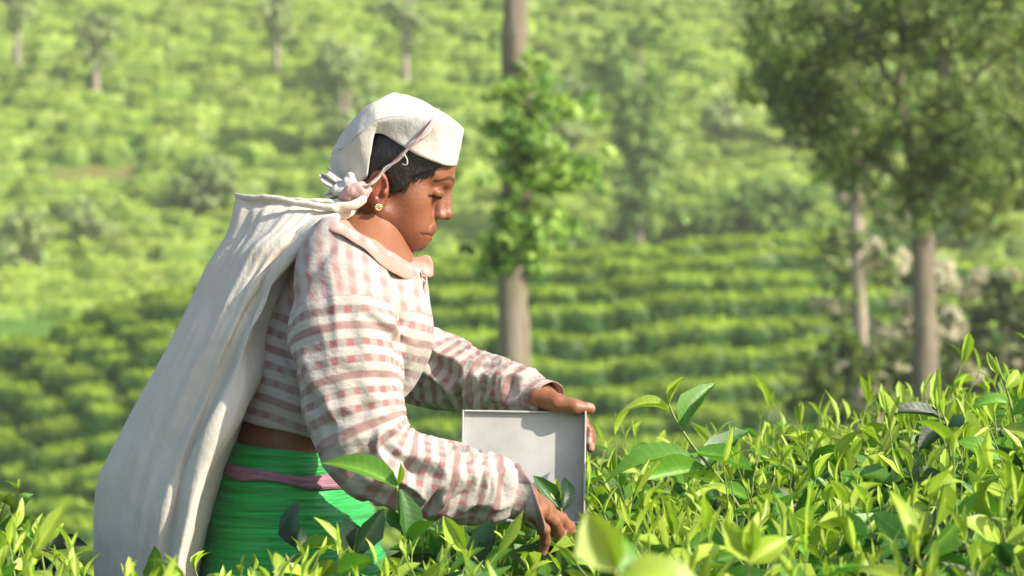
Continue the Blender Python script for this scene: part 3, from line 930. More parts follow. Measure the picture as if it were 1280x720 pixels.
hero_shoot(1, [(520, 730, -.42), (508, 690, -.42), (499, 640, -.42), (496, 604, -.42)],
           [((498, 610, -.42), (418, 556, -.44), 34, 1, (.35, -.75, .6)), ((500, 612, -.42), (520, 690, -.44), 36, 2, (.7, -.7, .2)), ((497, 606, -.42), (500, 580, -.42), 9, 0, (.3, -.9, .1)),
            ((505, 660, -.42), (470, 640, -.44), 22, 2, (.2, -.8, .5)), ((508, 680, -.42), (545, 655, -.44), 20, 1, (-.2, -.8, .5))])
hero_shoot(1, [(388, 735, -.50), (378, 700, -.50), (370, 680, -.50)],
           [((370, 684, -.50), (346, 624, -.50), 34, 3, (-.6, -.7, .4)), ((374, 690, -.50), (420, 678, -.52), 16, 1, (.1, -.6, .8)), ((372, 690, -.5), (384, 640, -.48), 24, 3, (.7, -.6, .2)), ((380, 708, -.50), (340, 700, -.52), 20, 2, (0, -.6, .8))])
hero_shoot(1, [(432, 735, -.46), (440, 700, -.46), (448, 660, -.46)],
           [((440, 704, -.46), (452, 636, -.45), 40, 3, (.5, -.8, .2)), ((446, 690, -.46), (478, 640, -.45), 30, 3, (.5, -.8, .2)), ((442, 700, -.46), (405, 672, -.47), 16, 0, (.1, -.6, .8))])
hero_shoot(2, [(622, 735, -.42), (596, 700, -.42), (566, 676, -.42)],
           [((598, 706, -.42), (604, 646, -.42), 32, 3, (-.35, -.9, .2)), ((580, 690, -.42), (556, 648, -.42), 24, 0, (-.2, -.8, .5)), ((606, 712, -.42), (640, 690, -.42), 18, 1, (0, -.7, .7))])
hero_shoot(2, [(708, 690, -.02), (704, 650, -.02), (698, 625, -.02)],
           [((700, 634, -.02), (672, 596, -.03), 22, 2, (-.2, -.7, .6)), ((702, 640, -.02), (722, 588, -.01), 22, 3, (.4, -.8, .2)), ((699, 628, -.02), (692, 598, -.02), 14, 0, (-.3, -.9, .2)), ((703, 646, -.02), (640, 606, -.02), 26, 2, (-.1, -.6, .8))])
hero_shoot(5, [(790, 790, -2.15), (780, 740, -2.15), (768, 700, -2.15)],
           [((770, 712, -2.15), (736, 645, -2.15), 60, 0, (-.4, -.8, .5)), ((776, 730, -2.15), (884, 694, -2.17), 52, 0, (.2, -.6, .8)), ((772, 716, -2.15), (792, 668, -2.14), 44, 1, (.5, -.8, .2))], .003)
hero_shoot(5, [(940, 780, -1.4), (935, 730, -1.4), (938, 690, -1.4)],
           [((937, 700, -1.4), (905, 655, -1.4), 30, 0, (-.3, -.8, .5)), ((936, 705, -1.4), (985, 668, -1.4), 32, 0, (.3, -.8, .5)), ((937, 694, -1.4), (940, 650, -1.4), 22, 0, (0, -.9, .3))])
hero_shoot(4, [(1275, 560, .15), (1262, 500, .15), (1252, 470, .15), (1244, 446, .15)],
           [((1250, 468, .15), (1232, 440, .15), 10, 0, (-.4, -.9, .2)), ((1256, 486, .15), (1282, 458, .15), 16, 0, (.3, -.9, .3)), ((1262, 505, .15), (1222, 490, .12), 18, 1, (0, -.7, .7)), ((1266, 520, .15), (1300, 505, .12), 20, 1, (0, -.7, .7))])
hero_shoot(4, [(1190, 590, .1), (1185, 540, .1), (1178, 515, .1)],
           [((1180, 525, .1), (1118, 503, .06), 24, 3, (.1, -.5, .85)), ((1184, 535, .1), (1220, 512, .1), 22, 3, (0, -.6, .8)), ((1182, 530, .1), (1150, 560, .06), 26, 3, (-.2, -.7, .7)), ((1178, 516, .1), (1168, 490, .1), 12, 0, (-.3, -.9, .1))])
hero_shoot(0, [(60, 735, -.1), (52, 690, -.1), (56, 664, -.1)],
           [((54, 680, -.1), (46, 640, -.1), 14, 0, (-.3, -.9, .3)), ((55, 676, -.1), (78, 655, -.1), 14, 0, (.3, -.9, .3)), ((54, 684, -.1), (26, 662, -.1), 16, 1, (0, -.7, .7)), ((56, 690, -.1), (112, 655, -.08), 24, 3, (-.2, -.8, .5))])
# a curling dead tendril over the left bush
v, f = tube(catmull([P(34, 730, -.15), P(33, 690, -.15), P(45, 686, -.16), P(66, 692, -.16), P(84, 708, -.16), P(88, 694, -.16), P(80, 678, -.16)], 40), .0014, 6)
mesh_np('tendril', v, f, M_wood, roots[0])

for k in range(len(seeds)):
    V, F, A = merge(mass[k])
    tag(mesh_np('foliage', V, F, M_leaf, roots[k], attrs=A), kind='stuff')
    if stems[k]:
        V, F, A = merge(stems[k]); tag(mesh_np('small_stems', V, F, M_stem, roots[k]), kind='stuff')
# ------------------------------------------------------------ the tea picker
def skin_material():
    t = NT('skin')
    base = t.attr('tint', 'Color')
    co = t.coord('Object')
    n1 = t.noise(co, 38.0, 4.0, 0.6)
    n2 = t.noise(co, 420.0, 2.0, 0.6)
    col = t.mix(0.5, base, t.ramp(n1, [(0.3, (0.82, 0.74, 0.72)), (0.7, (1.12, 1.1, 1.06))]), 'MULTIPLY')
    col = t.mix(0.35, col, t.ramp(n2, [(0.35, (0.78, 0.76, 0.75)), (0.65, (1.08, 1.08, 1.08))]), 'MULTIPLY')
    h = t.math('ADD', t.math('MULTIPLY', n2, 0.6), t.noise(co, 160.0, 2.0))
    t.bsdf(Base_Color=col, Roughness=t.math('ADD', 0.36, t.math('MULTIPLY', n1, 0.2)), Subsurface_Weight=0.12,
           Subsurface_Radius=(0.012, 0.005, 0.003), Subsurface_Scale=0.5, Specular_IOR_Level=0.42,
           Normal=t.bump(h, 0.55, 0.0011))
    return t.m

def cloth_material(name, col, weave=900.0, stain=(0.8, 0.78, 0.72), rough=0.9, bump=0.35, soft=0.0):
    t = NT(name)
    co = t.coord('Object')
    big = t.noise(co, 9.0, 5.0, 0.62)
    c = t.mix(0.6, c4(*col), t.ramp(big, [(0.32, stain), (0.62, (1, 1, 1))]), 'MULTIPLY')
    wv = t.node('TexWave', {'Vector': co, 'Scale': weave / 6.28, 'Distortion': 1.5, 'Detail': 1.0}, bands_direction='Z').outputs[1]
    wv2 = t.node('TexWave', {'Vector': co, 'Scale': weave / 6.28, 'Distortion': 1.5, 'Detail': 1.0}, bands_direction='X').outputs[1]
    sl = t.noise(t.scale(co, (240, 240, 50)), 1.0, 3.0)
    h = t.math('ADD', t.math('MULTIPLY', t.math('ADD', wv, wv2), .07), t.math('MULTIPLY', sl, 1.4))
    c = t.mix(0.35, c, t.ramp(sl, [(0.3, (0.86, 0.86, 0.85)), (0.7, (1.04, 1.04, 1.04))]), 'MULTIPLY')
    nb = t.bump(h, bump, 0.0012)
    cr = t.noise(co, 26.0, 4.0, 0.6)
    nb2 = t.node('Bump', {'Height': cr, 'Strength': 0.30, 'Distance': 0.012, 'Normal': nb}).outputs[0]
    t.bsdf(Base_Color=c, Roughness=rough, Specular_IOR_Level=0.15, Sheen_Weight=0.15, Normal=nb2)
    if soft:
        tr = t.node('BsdfTranslucent', {'Color': c})
        mx = t.node('MixShader', {0: soft, 1: t.b.outputs[0], 2: tr.outputs[0]})
        t.t.links.new(mx.outputs[0], t.out.inputs[0])
    return t.m

M_skin = skin_material()
M_scarf = cloth_material('white_cotton', (0.62, 0.60, 0.55), 1000, (0.93, 0.92, 0.88), soft=0.10)
M_sack = cloth_material('sack_cotton', (0.64, 0.595, 0.515), 800, (0.84, 0.82, 0.77), soft=0.08)
M_strap = cloth_material('faded_pink_cord', (0.50, 0.32, 0.29), 1500, (1.15, 1.15, 1.1))
M_collar = cloth_material('collar_cloth', (0.44, 0.265, 0.215), 1300, (0.85, 0.8, 0.76))

PICKER = empty('person', (-0.35, 0.0, 0.0))
tag(PICKER, 'tea picker in pink checked shirt, green wrap skirt and white headcloth, bending over the bushes', 'person')

# ---- head frame: x forward, y to her left, z up (millimetres); pitched down towards the bushes
HP = math.radians(16)
HO = P(491, 210, 0.0)
hc, hs = math.cos(HP), math.sin(HP)
def head_local(p):
    x, y, z = (p[0] - HO[0]) * 1000, (p[1] - HO[1]) * 1000, (p[2] - HO[2]) * 1000
    return hc * x - hs * z, y, hs * x + hc * z
def head_world(q):
    q = np.asarray(q, float) / 1000
    return np.stack([HO[0] + hc * q[..., 0] + hs * q[..., 2], HO[1] + q[..., 1], HO[2] - hs * q[..., 0] + hc * q[..., 2]], -1)

def head_sdf(p, ears=True):
    x, y, z = head_local(p)
    s = (x, np.abs(y), z)
    d = ell(s, (2, 0, 22), (79, 70, 76))
    d = smin(d, ell(s, (38, 0, 26), (56, 57, 52)), 22)
    d = smin(d, ell(s, (37, 0, -42), (40, 53, 62)), 26)
    d = smin(d, ell(s, (44, 38, -44), (24, 18, 28)), 22)                       # cheekbones
    d = smin(d, cone(s, (4, 47, -74), (58, 17, -99), 19, 16), 24)            # jaw
    d = smin(d, ell(s, (67, 0, -100), (14, 18, 12)), 14)                       # chin
    d = smin(d, cone(s, (89, 6, 3), (69, 40, 5), 9, 8), 16)                   # brow ridge
    d = smin(d, ell(s, (64, 0, -80), (22, 38, 28)), 20)
    d = smin(d, ell(s, (50, 24, -72), (21, 18, 25)), 20)                       # cheek beside the mouth                        # muzzle
    d = smax(d, -ell(s, (101, 31, -19), (16, 16, 9.5)), 11)                      # eye sockets
    d = smin(d, cone(s, (89, 0, -8), (101, 0, -44), 7.0, 8.0), 9)             # nose bridge
    d = smin(d, cone(s, (81, 7, -18), (89, 8, -46), 5.5, 6.5), 10)             # nose flank
    d = smin(d, ell(s, (100.5, 0, -47.5), (9.0, 8.0, 7.5)), 7)                     # tip
    d = smin(d, ell(s, (91.5, 11, -52), (8.5, 4.6, 5.4)), 5)                   # wings
    d = smax(d, -ell(s, (97, 6.5, -58.5), (5, 3.0, 3.2)), 2.5)                 # nostrils
    d = smin(d, ell(s, (77.0, 29, -20), (12.0, 14, 11)), 6)                        # lid over the eyeball
    d = smax(d, -cone(s, (92, 15, -22.5), (71, 46, -27.0), 1.1, 0.9), 2.0)    # lash line
    d = smax(d, -cone(s, (92, 16, -11), (76, 45, -12), .8, .7), 4.5)        # lid crease
    d = smin(d, cone(s, (87, 0, -76.5), (72, 23, -83), 4.6, .5), 6)        # upper lip
    d = smin(d, cone(s, (84.0, 0, -90), (69, 22, -86), 4.8, .5), 6)        # lower lip
    d = smax(d, -cone(s, (94, 0, -83.2), (78, 33, -85.8), 1.3, 1.0), 2.6)     # mouth line
    d = smin(d, ell(s, (74, 0, -68), (16, 19, 13)), 9)                         # upper lip bed
    d = smax(d, -cone(s, (88, 17, -60), (74, 29, -80), .6, .8), 7.0)        # nasolabial fold
    if ears:
        a = math.radians(-14)
        rot = np.array([[math.cos(a), 0, math.sin(a)], [0, 1, 0], [-math.sin(a), 0, math.cos(a)]])
        e = ell(s, (-9, 72, -40), (17, 8, 30), rot)
        e = smax(e, -ell(s, (-5, 80.5, -38), (10.5, 8.0, 20), rot), 2.0)
        e = smin(e, cone(s, (-14, 76, -24), (-10, 77, -48), 2.2, 2.0), 3.0)
        e = smin(e, ell(s, (2, 76, -42), (4.5, 4.5, 6)), 3.0)
        e = smin(e, ell(s, (-1, 74, -65), (8.5, 4.6, 9.5)), 5)
        d = smin(d, e, 5)
    return d / 1000

def neck_sdf(p):
    a = head_world((-22, 0, -40)); b = P(462, 292, 0); c = P(455, 320, 0)
    d = chain(p, [(a, 0.052), (b, 0.051), (c, 0.066)], 0.02)
    tr = cone(p, head_world((14, 0, -88)), P(480, 335, 0), 0.026, 0.030)
    return smin(d, tr, 0.02)

def head_neck(p):
    return smin(head_sdf(p), neck_sdf(p), 0.012)

# ---- arms and hands (world coordinates)
R_SH, R_EL, R_WR = P(428, 338, -0.165), P(462, 570, -0.265), P(641, 617, -0.205)
L_SH, L_EL, L_WR = P(462, 336, 0.165), P(508, 448, 0.33), P(672, 497, 0.135)

def hand(p, wrist, knuckles, fingers, thumb, palm_r=0.0125, k=0.010):
    """palm as fans from wrist to knuckles; each finger its own bent chain"""
    d = None
    cen = sum(knuckles) / len(knuckles)
    for i, kn in enumerate(knuckles):
        w = wrist + 0.32 * (kn - cen)
        e = cone(p, w, kn, palm_r * 1.12, palm_r)
        d = e if d is None else smin(d, e, 0.014)
    for pts, rs in fingers:
        f = chain(p, list(zip(pts, rs)), 0.0035)
        d = smin(d, f, 0.0055)
    f = chain(p, list(zip(*thumb)), 0.006)
    return smin(d, f, 0.009)

def finger(base, dirs, lens, r0, r1):
    pts = [np.asarray(base)]; rs = [r0 * 1.12]
    n_ = len(lens)
    for i, (dr, ln) in enumerate(zip(dirs, lens)):
        dr = np.asarray(dr, float); dr /= np.linalg.norm(dr)
        ra = r0 + (r1 - r0) * (i + .5) / n_; rb = r0 + (r1 - r0) * (i + 1) / n_
        pts.append(pts[-1] + dr * ln * .5); rs.append(ra * .90)
        pts.append(pts[-1] + dr * ln * .5); rs.append(rb * (1.06 if i < n_ - 1 else .94))
    return pts, rs

# right hand: back of the hand up, fingers reaching down into the shoots
rk = [P(668, 641, -0.212), P(676, 637, -0.190), P(682, 636, -0.168), P(684, 638, -0.147)]
rk = rk[::-1]   # little .. index order irrelevant, index nearest the far side
r_f = [
    finger(P(667, 643, -0.214), [(0.40, 0.45, -0.62), (0.10, 0.45, -0.80), (-0.2, 0.3, -0.9)], [.034, .021, .018], .0095, .0070),
    finger(P(675, 638, -0.192), [(0.50, 0.70, -0.45), (0.30, 0.65, -0.62), (0.1, 0.4, -0.9)], [.040, .025, .020], .0101, .0074),
    finger(P(681, 637, -0.169), [(0.52, 0.75, -0.38), (0.40, 0.68, -0.52), (0.2, 0.4, -0.8)], [.043, .027, .021], .0103, .0075),
    finger(P(683, 639, -0.147), [(0.56, 0.72, -0.34), (0.48, 0.60, -0.50), (0.3, 0.3, -0.8)], [.040, .024, .020], .0101, .0074),
]
r_thumb = ([P(648, 628, -0.17), P(664, 648, -0.135), P(684, 660, -0.125), P(701, 668, -0.125)], [.0145, .0125, .0105, .0080])
def right_hand(p):
    d = hand(p, R_WR + np.array([0.012, 0.004, -0.004]), rk, r_f, r_thumb)
    return smin(d, cone(p, P(610, 607, -0.21), R_WR + np.array([0.012, 0.004, -0.004]), 0.030, 0.0235), 0.012)

# left hand: grips the top right corner of the grey container, thumb along its rim
lk = [P(694, 502, 0.112), P(702, 506, 0.124), P(706, 514, 0.138), P(706, 524, 0.150)]
l_f = [
    finger(lk[0] + np.array([0.003, 0.012, 0]), [(0.75, 0.55, -0.45), (0.75, 0.0, -0.75), (0.1, -0.2, -0.95)], [.036, .024, .020], .0092, .0070),
    finger(lk[1], [(0.78, 0.25, -0.62), (0.62, -0.05, -0.8), (-0.05, -0.45, -0.85)], [.038, .025, .020], .0092, .0070),
    finger(lk[2], [(0.80, 0.0, -0.68), (0.60, -0.15, -0.8), (0.0, -0.5, -0.85)], [.036, .024, .020], .0090, .0068),
    finger(lk[3], [(0.76, -0.10, -0.72), (0.5, -0.2, -0.86), (-0.05, -0.4, -0.85)], [.030, .020, .017], .0082, .0062),
]
l_thumb = ([P(672, 497, 0.105), P(696, 503, 0.085), P(718, 509, 0.078), P(737, 511, 0.084)], [.0165, .0142, .0118, .0095])
def left_hand(p):
    w = L_WR + np.array([0.004, 0, 0])
    d = hand(p, w, lk, l_f, l_thumb, 0.0125)
    return smin(d, cone(p, P(640, 487, 0.17), w, 0.030, 0.023), 0.012)

# ---- torso: elliptical chain (x thickness, y half width)
T_C = [(366, 700, .118, .155), (364, 610, .104, .146), (362, 545, .096, .140), (392, 480, .110, .146), (430, 415, .121, .152),
       (448, 350, .098, .158), (458, 308, .066, .105), (464, 288, .056, .060)]
def torso_sdf(p, grow=0.0, cs=T_C):
    d = None
    x, y, z = p
    for a, b in zip(cs[:-1], cs[1:]):
        A, B = P(a[0], a[1]), P(b[0], b[1])
        ab = B - A
        t = np.clip(((x - A[0]) * ab[0] + (z - A[2]) * ab[2]) / (ab @ ab), 0, 1)
        rx = a[2] + (b[2] - a[2]) * t + grow; ry = a[3] + (b[3] - a[3]) * t + grow
        q = np.sqrt(((x - A[0] - t * ab[0]) ** 2 + (z - A[2] - t * ab[2]) ** 2) / rx ** 2 + (y / ry) ** 2)
        e = (q - 1) * np.minimum(rx, ry)
        d = e if d is None else smin(d, e, 0.02)
    return d

def body_sdf(p):
    d = torso_sdf(p, -0.008)
    d = smin(d, chain(p, [(R_SH, .055), (R_EL, .040), (R_WR, .024)], .02), .04)
    d = smin(d, chain(p, [(L_SH, .055), (L_EL, .040), (L_WR, .024)], .02), .04)
    for sy in (-1, 1):
        hip, kn, an = np.array([-.345, sy * .085, .86]), np.array([-.31, sy * .09, .47]), np.array([-.36, sy * .095, .07])
        d = smin(d, chain(p, [(hip, .088), (kn, .058), (an, .038)], .03), .03)
        d = smin(d, chain(p, [(an + [-.02, 0, -.03], .036), (an + [.06, 0, -.045], .030), (an + [.14, 0, -.05], .022)], .02), .02)
    return smin(d, neck_sdf(p), .03)

def skin_tint(v, n):
    """skin colours, with shade painted on jaw, ear, mouth line and nostrils: lips, brows, lash line, lid, darker elbows and knuckles stay with the skin"""
    base = np.array([0.240, 0.094, 0.047])
    c = np.tile(base, (len(v), 1))
    x, y, z = head_local((v[:, 0], v[:, 1], v[:, 2]))
    ay = np.abs(y)
    inhead = (z > -125) & (x > -110) & (x < 125)
    red = smooth(30, 8, np.hypot(np.hypot(x - 60, ay - 42), z + 55)) * inhead
    c = c * (1 - .25 * red[:, None]) + np.array([.33, .108, .055]) * .25 * red[:, None]
    jaw_shade = smooth(45, 8, np.hypot(x - 20, z + 80)) * inhead
    c *= (1 - jaw_shade[:, None] * np.array([.24, .36, .36]))  # some redder skin, mostly shade of the jaw painted into the tint
    ear_shade = smooth(40, 22, np.hypot((x + 9) * 1.5, z + 40)) * (ay > 60) * inhead
    c *= (1 - ear_shade[:, None] * np.array([.12, .34, .36]))  # reddish ear, with its shade painted into the tint too
    # brows: an arched band with broken hairs
    t = np.clip((ay - 8) / 40, 0, 1)
    bz = 3 + 6.5 * np.sin(np.pi * np.clip(t * .85 + .12, 0, 1)) - 6 * t ** 2
    bm = smooth(5.2 - 2.2 * t, 1.6, np.abs(z - bz)) * ((ay > 7) & (ay < 50) & (x > 55)) * (0.7 + .6 * noise(v[:, 0] * 500, v[:, 1] * 500, v[:, 2] * 500))
    bm = np.clip(1.3 * bm, 0, 1) * .9
    c = c * (1 - bm[:, None]) + np.array([.03, .018, .014]) * bm[:, None]
    # lash line and the sliver of eye under it
    zl = -22.5 - 4.5 * np.clip((ay - 15) / 31, 0, 1)
    em = smooth(3.6, 1.5, np.abs(z - zl)) * smooth(11, 15, ay) * smooth(50, 46, ay) * (x > 58) * inhead
    c = c * (1 - em[:, None]) + np.array([.018, .011, .009]) * em[:, None]
    lid = smooth(13, 6, np.hypot(ay - 31, (z + 17) * 1.3)) * (x > 66) * inhead * (1 - em)
    c *= (1 - .28 * lid)[:, None]
    # lips
    lm = smooth(9.0, 6.0, np.abs(z + 83.8 + .12 * ay) + np.clip(86 - x, 0, 99) * .50) * (x > 66) * inhead
    c = c * (1 - .55 * lm[:, None]) + np.array([.20, .055, .042]) * .55 * lm[:, None]
    mz = -83.2 - 2.6 * np.clip(ay / 33, 0, 1)
    mm = smooth(2.6, .9, np.abs(z - mz)) * smooth(68, 73, x) * inhead
    c = c * (1 - .8 * mm[:, None]) + np.array([.05, .016, .012]) * .8 * mm[:, None]  # dark of the crease between the lips painted in
    nm = smooth(6, 2.5, np.sqrt((x - 97) ** 2 + (ay - 6.5) ** 2 + (z + 58) ** 2)) * inhead
    c *= (1 - .8 * nm)[:, None]  # shade inside the nostrils painted into the tint
    return c

parts = []
lo, hi = P(400, 345, -.11), P(590, 95, .11); lo[1], hi[1] = -.112, .112
hv, hq = surface_nets(head_neck, lo - .004, hi + .004, 0.0017)
hv = relax(hv, hq, 1, .35)
# keep only what is above the collar line: the torso mesh takes over inside the shirt
parts.append((hv, hq, {'tint': skin_tint(hv, None)}))
for fn_, c0, c1 in ((right_hand, (R_WR - [.07, .06, .11]), (R_WR + [.13, .12, .06])), (left_hand, (L_WR - [.06, .09, .11]), (L_WR + [.13, .11, .05]))):
    v, q = surface_nets(fn_, c0, c1, 0.0016)
    v = relax(v, q, 1, .4)
    t = np.tile([.27, .112, .058], (len(v), 1))
    t *= (1 + .5 * noise(v[:, 0] * 60, v[:, 1] * 60, v[:, 2] * 60))[:, None]
    nl_ = normals(v, q)
    for pts_, rs_ in ((r_f + [r_thumb]) if fn_ is right_hand else (l_f + [l_thumb])):
        for j_ in range(0, len(pts_) - 1, 2):                                   # darker creased knuckles
            t *= (1 - .22 * smooth(.011, .004, np.linalg.norm(v - pts_[j_], axis=1)))[:, None]
        ax_ = pts_[-1] - pts_[-2]; ax_ = ax_ / np.linalg.norm(ax_)
        dors = np.array([0.2, -.55, .8]); dors = dors - ax_ * (dors @ ax_); dors /= np.linalg.norm(dors)
        w_ = (v - (pts_[-1] - ax_ * .001)); al_ = w_ @ ax_; sd_ = np.linalg.norm(w_ - al_[:, None] * ax_ - ((w_ @ dors)[:, None]) * dors, axis=1)
        nm_ = smooth(.0072, .0055, np.abs(al_ - .001)) * smooth(.0056, .0042, sd_) * ((nl_ @ dors) > .45) * (np.linalg.norm(w_, axis=1) < .016)
        t = t * (1 - .7 * nm_[:, None]) + np.array([.46, .29, .23]) * .7 * nm_[:, None]
    parts.append((v, q, {'tint': t}))
bv, bq = surface_nets(body_sdf, np.array([-.60, -.36, -.01]), np.array([0.06, .40, 1.36]), 0.009)
parts.append((bv, bq, {'tint': np.tile([.25, .105, .052], (len(bv), 1))}))
V, F, A = merge(parts)
body = mesh_np('body', V, F, M_skin, PICKER, attrs=A)

# ---- hair: a cap on the skull, parted at the temples, thinning into strands
def hair_sdf(p):
    x, y, z = head_local(p)
    d = (head_sdf(p, False) * 1000) - 4.5
    ay = np.abs(y)
    # hairline on the side of the head: temple point, then in front of the ear, then behind it
    fx = np.interp(z, [-75, -52, -38, -22, -8, 4, 14, 30, 60], [-60, -22, 16, 33, 36, 52, 68, 80, 92])
    fx = fx + 3.5 * noise(z * .12, ay * .1, x * 0)
    e = x - fx
    d = smax(d, e * .6, 4)
    d = smax(d, -(z + 78), 6)
    return d / 1000
hv, hq = surface_nets(hair_sdf, HO + [-.13, -.09, -.11], HO + [.12, .09, .125], 0.0024)
hx, hy, hz = head_local((hv[:, 0], hv[:, 1], hv[:, 2]))
n = normals(hv, hq)
ang = np.arctan2(hz - 10, hx + 70)
hv = hv + n * (.0016 * noise(np.hypot(hx + 70, hz - 10) * .55, hy * .5, ang * 2.5))[:, None]
def hair_material():
    t = NT('hair')
    co = t.coord('Object')
    n_ = t.noise(t.scale(co, (500, 500, 140)), 1.0, 3.0)
    g = t.noise(t.scale(co, (700, 700, 160)), 1.0, 2.0)
    c = t.mix(t.ramp(g, [(0.55, (0, 0, 0)), (0.72, (1, 1, 1))]), c4(.014, .012, .012), c4(.075, .068, .064))
    t.bsdf(Base_Color=c, Roughness=0.42, Normal=t.bump(n_, .4, .002))
    return t.m
M_hair = hair_material()
hair = mesh_np('hair', hv, hq, M_hair, PICKER)
st = []
for i in range(150):      # loose strands at the temple and over the ear
    z0 = rng.uniform(-26, 16); x0 = np.interp(z0, [-38, -22, -8, 4, 14, 30], [16, 33, 36, 52, 68, 80]) + rng.uniform(-7, -1)
    q = []
    L_ = rng.uniform(10, 22); dx, dz = rng.uniform(-.2, .6), -1.0
    for s_ in np.linspace(0, 1, 5):
        xx, zz = x0 + dx * L_ * s_ + rng.uniform(-.5, .5) - L_ * .5 * s_ * s_, z0 + dz * L_ * s_ * .8
        # lie on the near side of the skull
        yy = 0.0
        lo_, hi_ = -95.0, -20.0
        for _ in range(14):
            m_ = .5 * (lo_ + hi_)
            w_ = head_world((xx, m_, zz)).astype(np.float32)
            if float(head_sdf((np.array([w_[0]]), np.array([w_[1]]), np.array([w_[2]])), False)[0]) < 0: hi_ = m_
            else: lo_ = m_
        q.append(head_world((xx, lo_ - 1.2, zz)))
    v_, f_ = tube(q, np.linspace(.00055, .0002, 5), 4, caps=False)
    st.append((v_, f_))
V, F, A = merge(st)
mesh_np('loose_strands', V, F, M_hair, hair)

# ---- earring
def metal(name, col, rough=.25):
    t = NT(name); return t.bsdf(Base_Color=c4(*col), Metallic=1.0, Roughness=rough)
M_gold = metal('gold', (.90, .70, .38))
eo = head_world((0, -80, -66))
a = np.linspace(0, 2 * np.pi, 25)[:-1]
prof = np.array([(.0, -.0045), (.0035, -.0048), (.0060, -.003), (.0066, 0.0), (.0062, .001), (.0, .002)])
v = np.concatenate([np.stack([eo[0] + r * np.cos(a), np.full_like(a, eo[1] + y), eo[2] + r * np.sin(a)], -1) for r, y in prof])
ear = mesh_np('earring', v, grid_faces(len(prof), 24, True), M_gold, PICKER)
k = []
for i in range(8):
    c = eo + np.array([.0045 * math.cos(i * .785), -.0042, .0045 * math.sin(i * .785)])
    k.append(tube([c + [0, -.0014, 0], c, c + [0, .001, 0]], [.0006, .0016, .0016], 8))
V, F, A = merge(k); mesh_np('bead', V, F, M_gold, ear)

# ---- shirt: one cloth surface over torso and both sleeves
RS = [(P(436, 322, -.135), .070), (P(428, 352, -.185), .070), (P(433, 440, -.225), .080), (P(448, 530, -.255), .066), (P(470, 573, -.262), .056),
      (P(520, 592, -.245), .052), (P(570, 604, -.228), .050), (P(612, 612, -.213), .043), (P(640, 617, -.205), .036)]
LS = [(P(462, 320, .135), .070), (P(462, 352, .19), .070), (P(482, 410, .28), .066), (P(512, 450, .325), .058), (P(545, 462, .285), .056),
      (P(590, 477, .23), .047), (P(635, 488, .18), .039), (P(672, 497, .135), .031)]
def smooth_chain(c, n):
    q = catmull([list(p_) + [r] for p_, r in c], n)
    return q[:, :3], q[:, 3]
RSc, LSc = smooth_chain(RS, 15), smooth_chain(LS, 14)
SH = [(372, 575, .104, .150), (372, 530, .110, .155), (392, 478, .121, .158), (430, 415, .131, .162), (447, 350, .104, .168), (456, 318, .078, .12), (460, 298, .070, .075)]
def sleeve_sdf(p, c):
    pts, rad = c
    return chain(p, list(zip(pts, rad)), .012)
def shirt_sdf(p):
    d = torso_sdf(p, .002, SH)
    d = smin(d, ell(p, P(466, 408, -.07), (.075, .075, .075)), .05)      # bust
    d = smin(d, ell(p, P(466, 408, .07), (.075, .075, .075)), .05)
    # hem: tilted cut above the bare waist
    hp = P(300, 521); hz = hp[2] - (p[0] - hp[0]) * .20
    d = smax(d, (hz - p[2]), .004)
    d = smin(d, sleeve_sdf(p, RSc), .022)
    d = smin(d, sleeve_sdf(p, LSc), .022)
    # neck opening
    npt, nd = P(468, 303), np.array([.52, 0, .854])
    d = smax(d, (p[0] - npt[0]) * nd[0] + (p[2] - npt[2]) * nd[2], .006)
    # sleeve ends
    for c in (RSc, LSc):
        e, t = c[0][-1], c[0][-1] - c[0][-2]; t = t / np.linalg.norm(t)
        near = np.sqrt(sum((p[i] - e[i]) ** 2 for i in range(3))) < .09
        pl = sum((p[i] - e[i]) * t[i] for i in range(3)) + .004
        d = np.where(near, smax(d, pl, .002), d)
    return d
sv, sq = surface_nets(shirt_sdf, np.array([-.47, -.36, .90]), np.array([.07, .42, 1.40]), 0.0036)
sv = relax(sv, sq, 2, .5)

def arm_coords(v, c):
    pts, rad = c
    pts = catmull(pts, 120); rad = np.interp(np.linspace(0, 1, 120), np.linspace(0, 1, len(rad)), rad)
    cum = np.concatenate([[0], np.cumsum(np.linalg.norm(np.diff(pts, axis=0), axis=1))])
    t = np.gradient(pts, axis=0); t /= np.linalg.norm(t, axis=1)[:, None]
    ref = np.array([0, -1.0, 0.0]); up = ref - t * (t @ ref)[:, None]; up /= np.linalg.norm(up, axis=1)[:, None]
    sd = np.cross(t, up)
    u = np.zeros(len(v)); an = np.zeros(len(v)); dist = np.zeros(len(v))
    for i in range(0, len(v), 20000):
        w = v[i:i + 20000, None] - pts[None]
        dd = np.linalg.norm(w, axis=2)
        wt = np.exp(-((dd - dd.min(1)[:, None]) / .006))
        wt /= wt.sum(1)[:, None]
        k_ = (dd - rad[None]).argmin(1)
        u[i:i + 20000] = (wt * cum).sum(1)
        w0 = np.take_along_axis(w, dd.argmin(1)[:, None, None], 1)[:, 0]
        kk = dd.argmin(1)
        an[i:i + 20000] = np.arctan2((w0 * sd[kk]).sum(1), (w0 * up[kk]).sum(1))
        dist[i:i + 20000] = (dd - rad[None]).min(1)
    return u, an, dist, cum[-1]
ur, ar, dr, lr = arm_coords(sv, RSc)
ul, al, dl, ll = arm_coords(sv, LSc)
dt = torso_sdf((sv[:, 0], sv[:, 1], sv[:, 2]), .002, SH)
rm = (dr < dt + .004) & (ur > .055); lm_ = (dl < dt + .004) & (ul > .055)
sn = normals(sv, sq)
x, y, z = sv.T
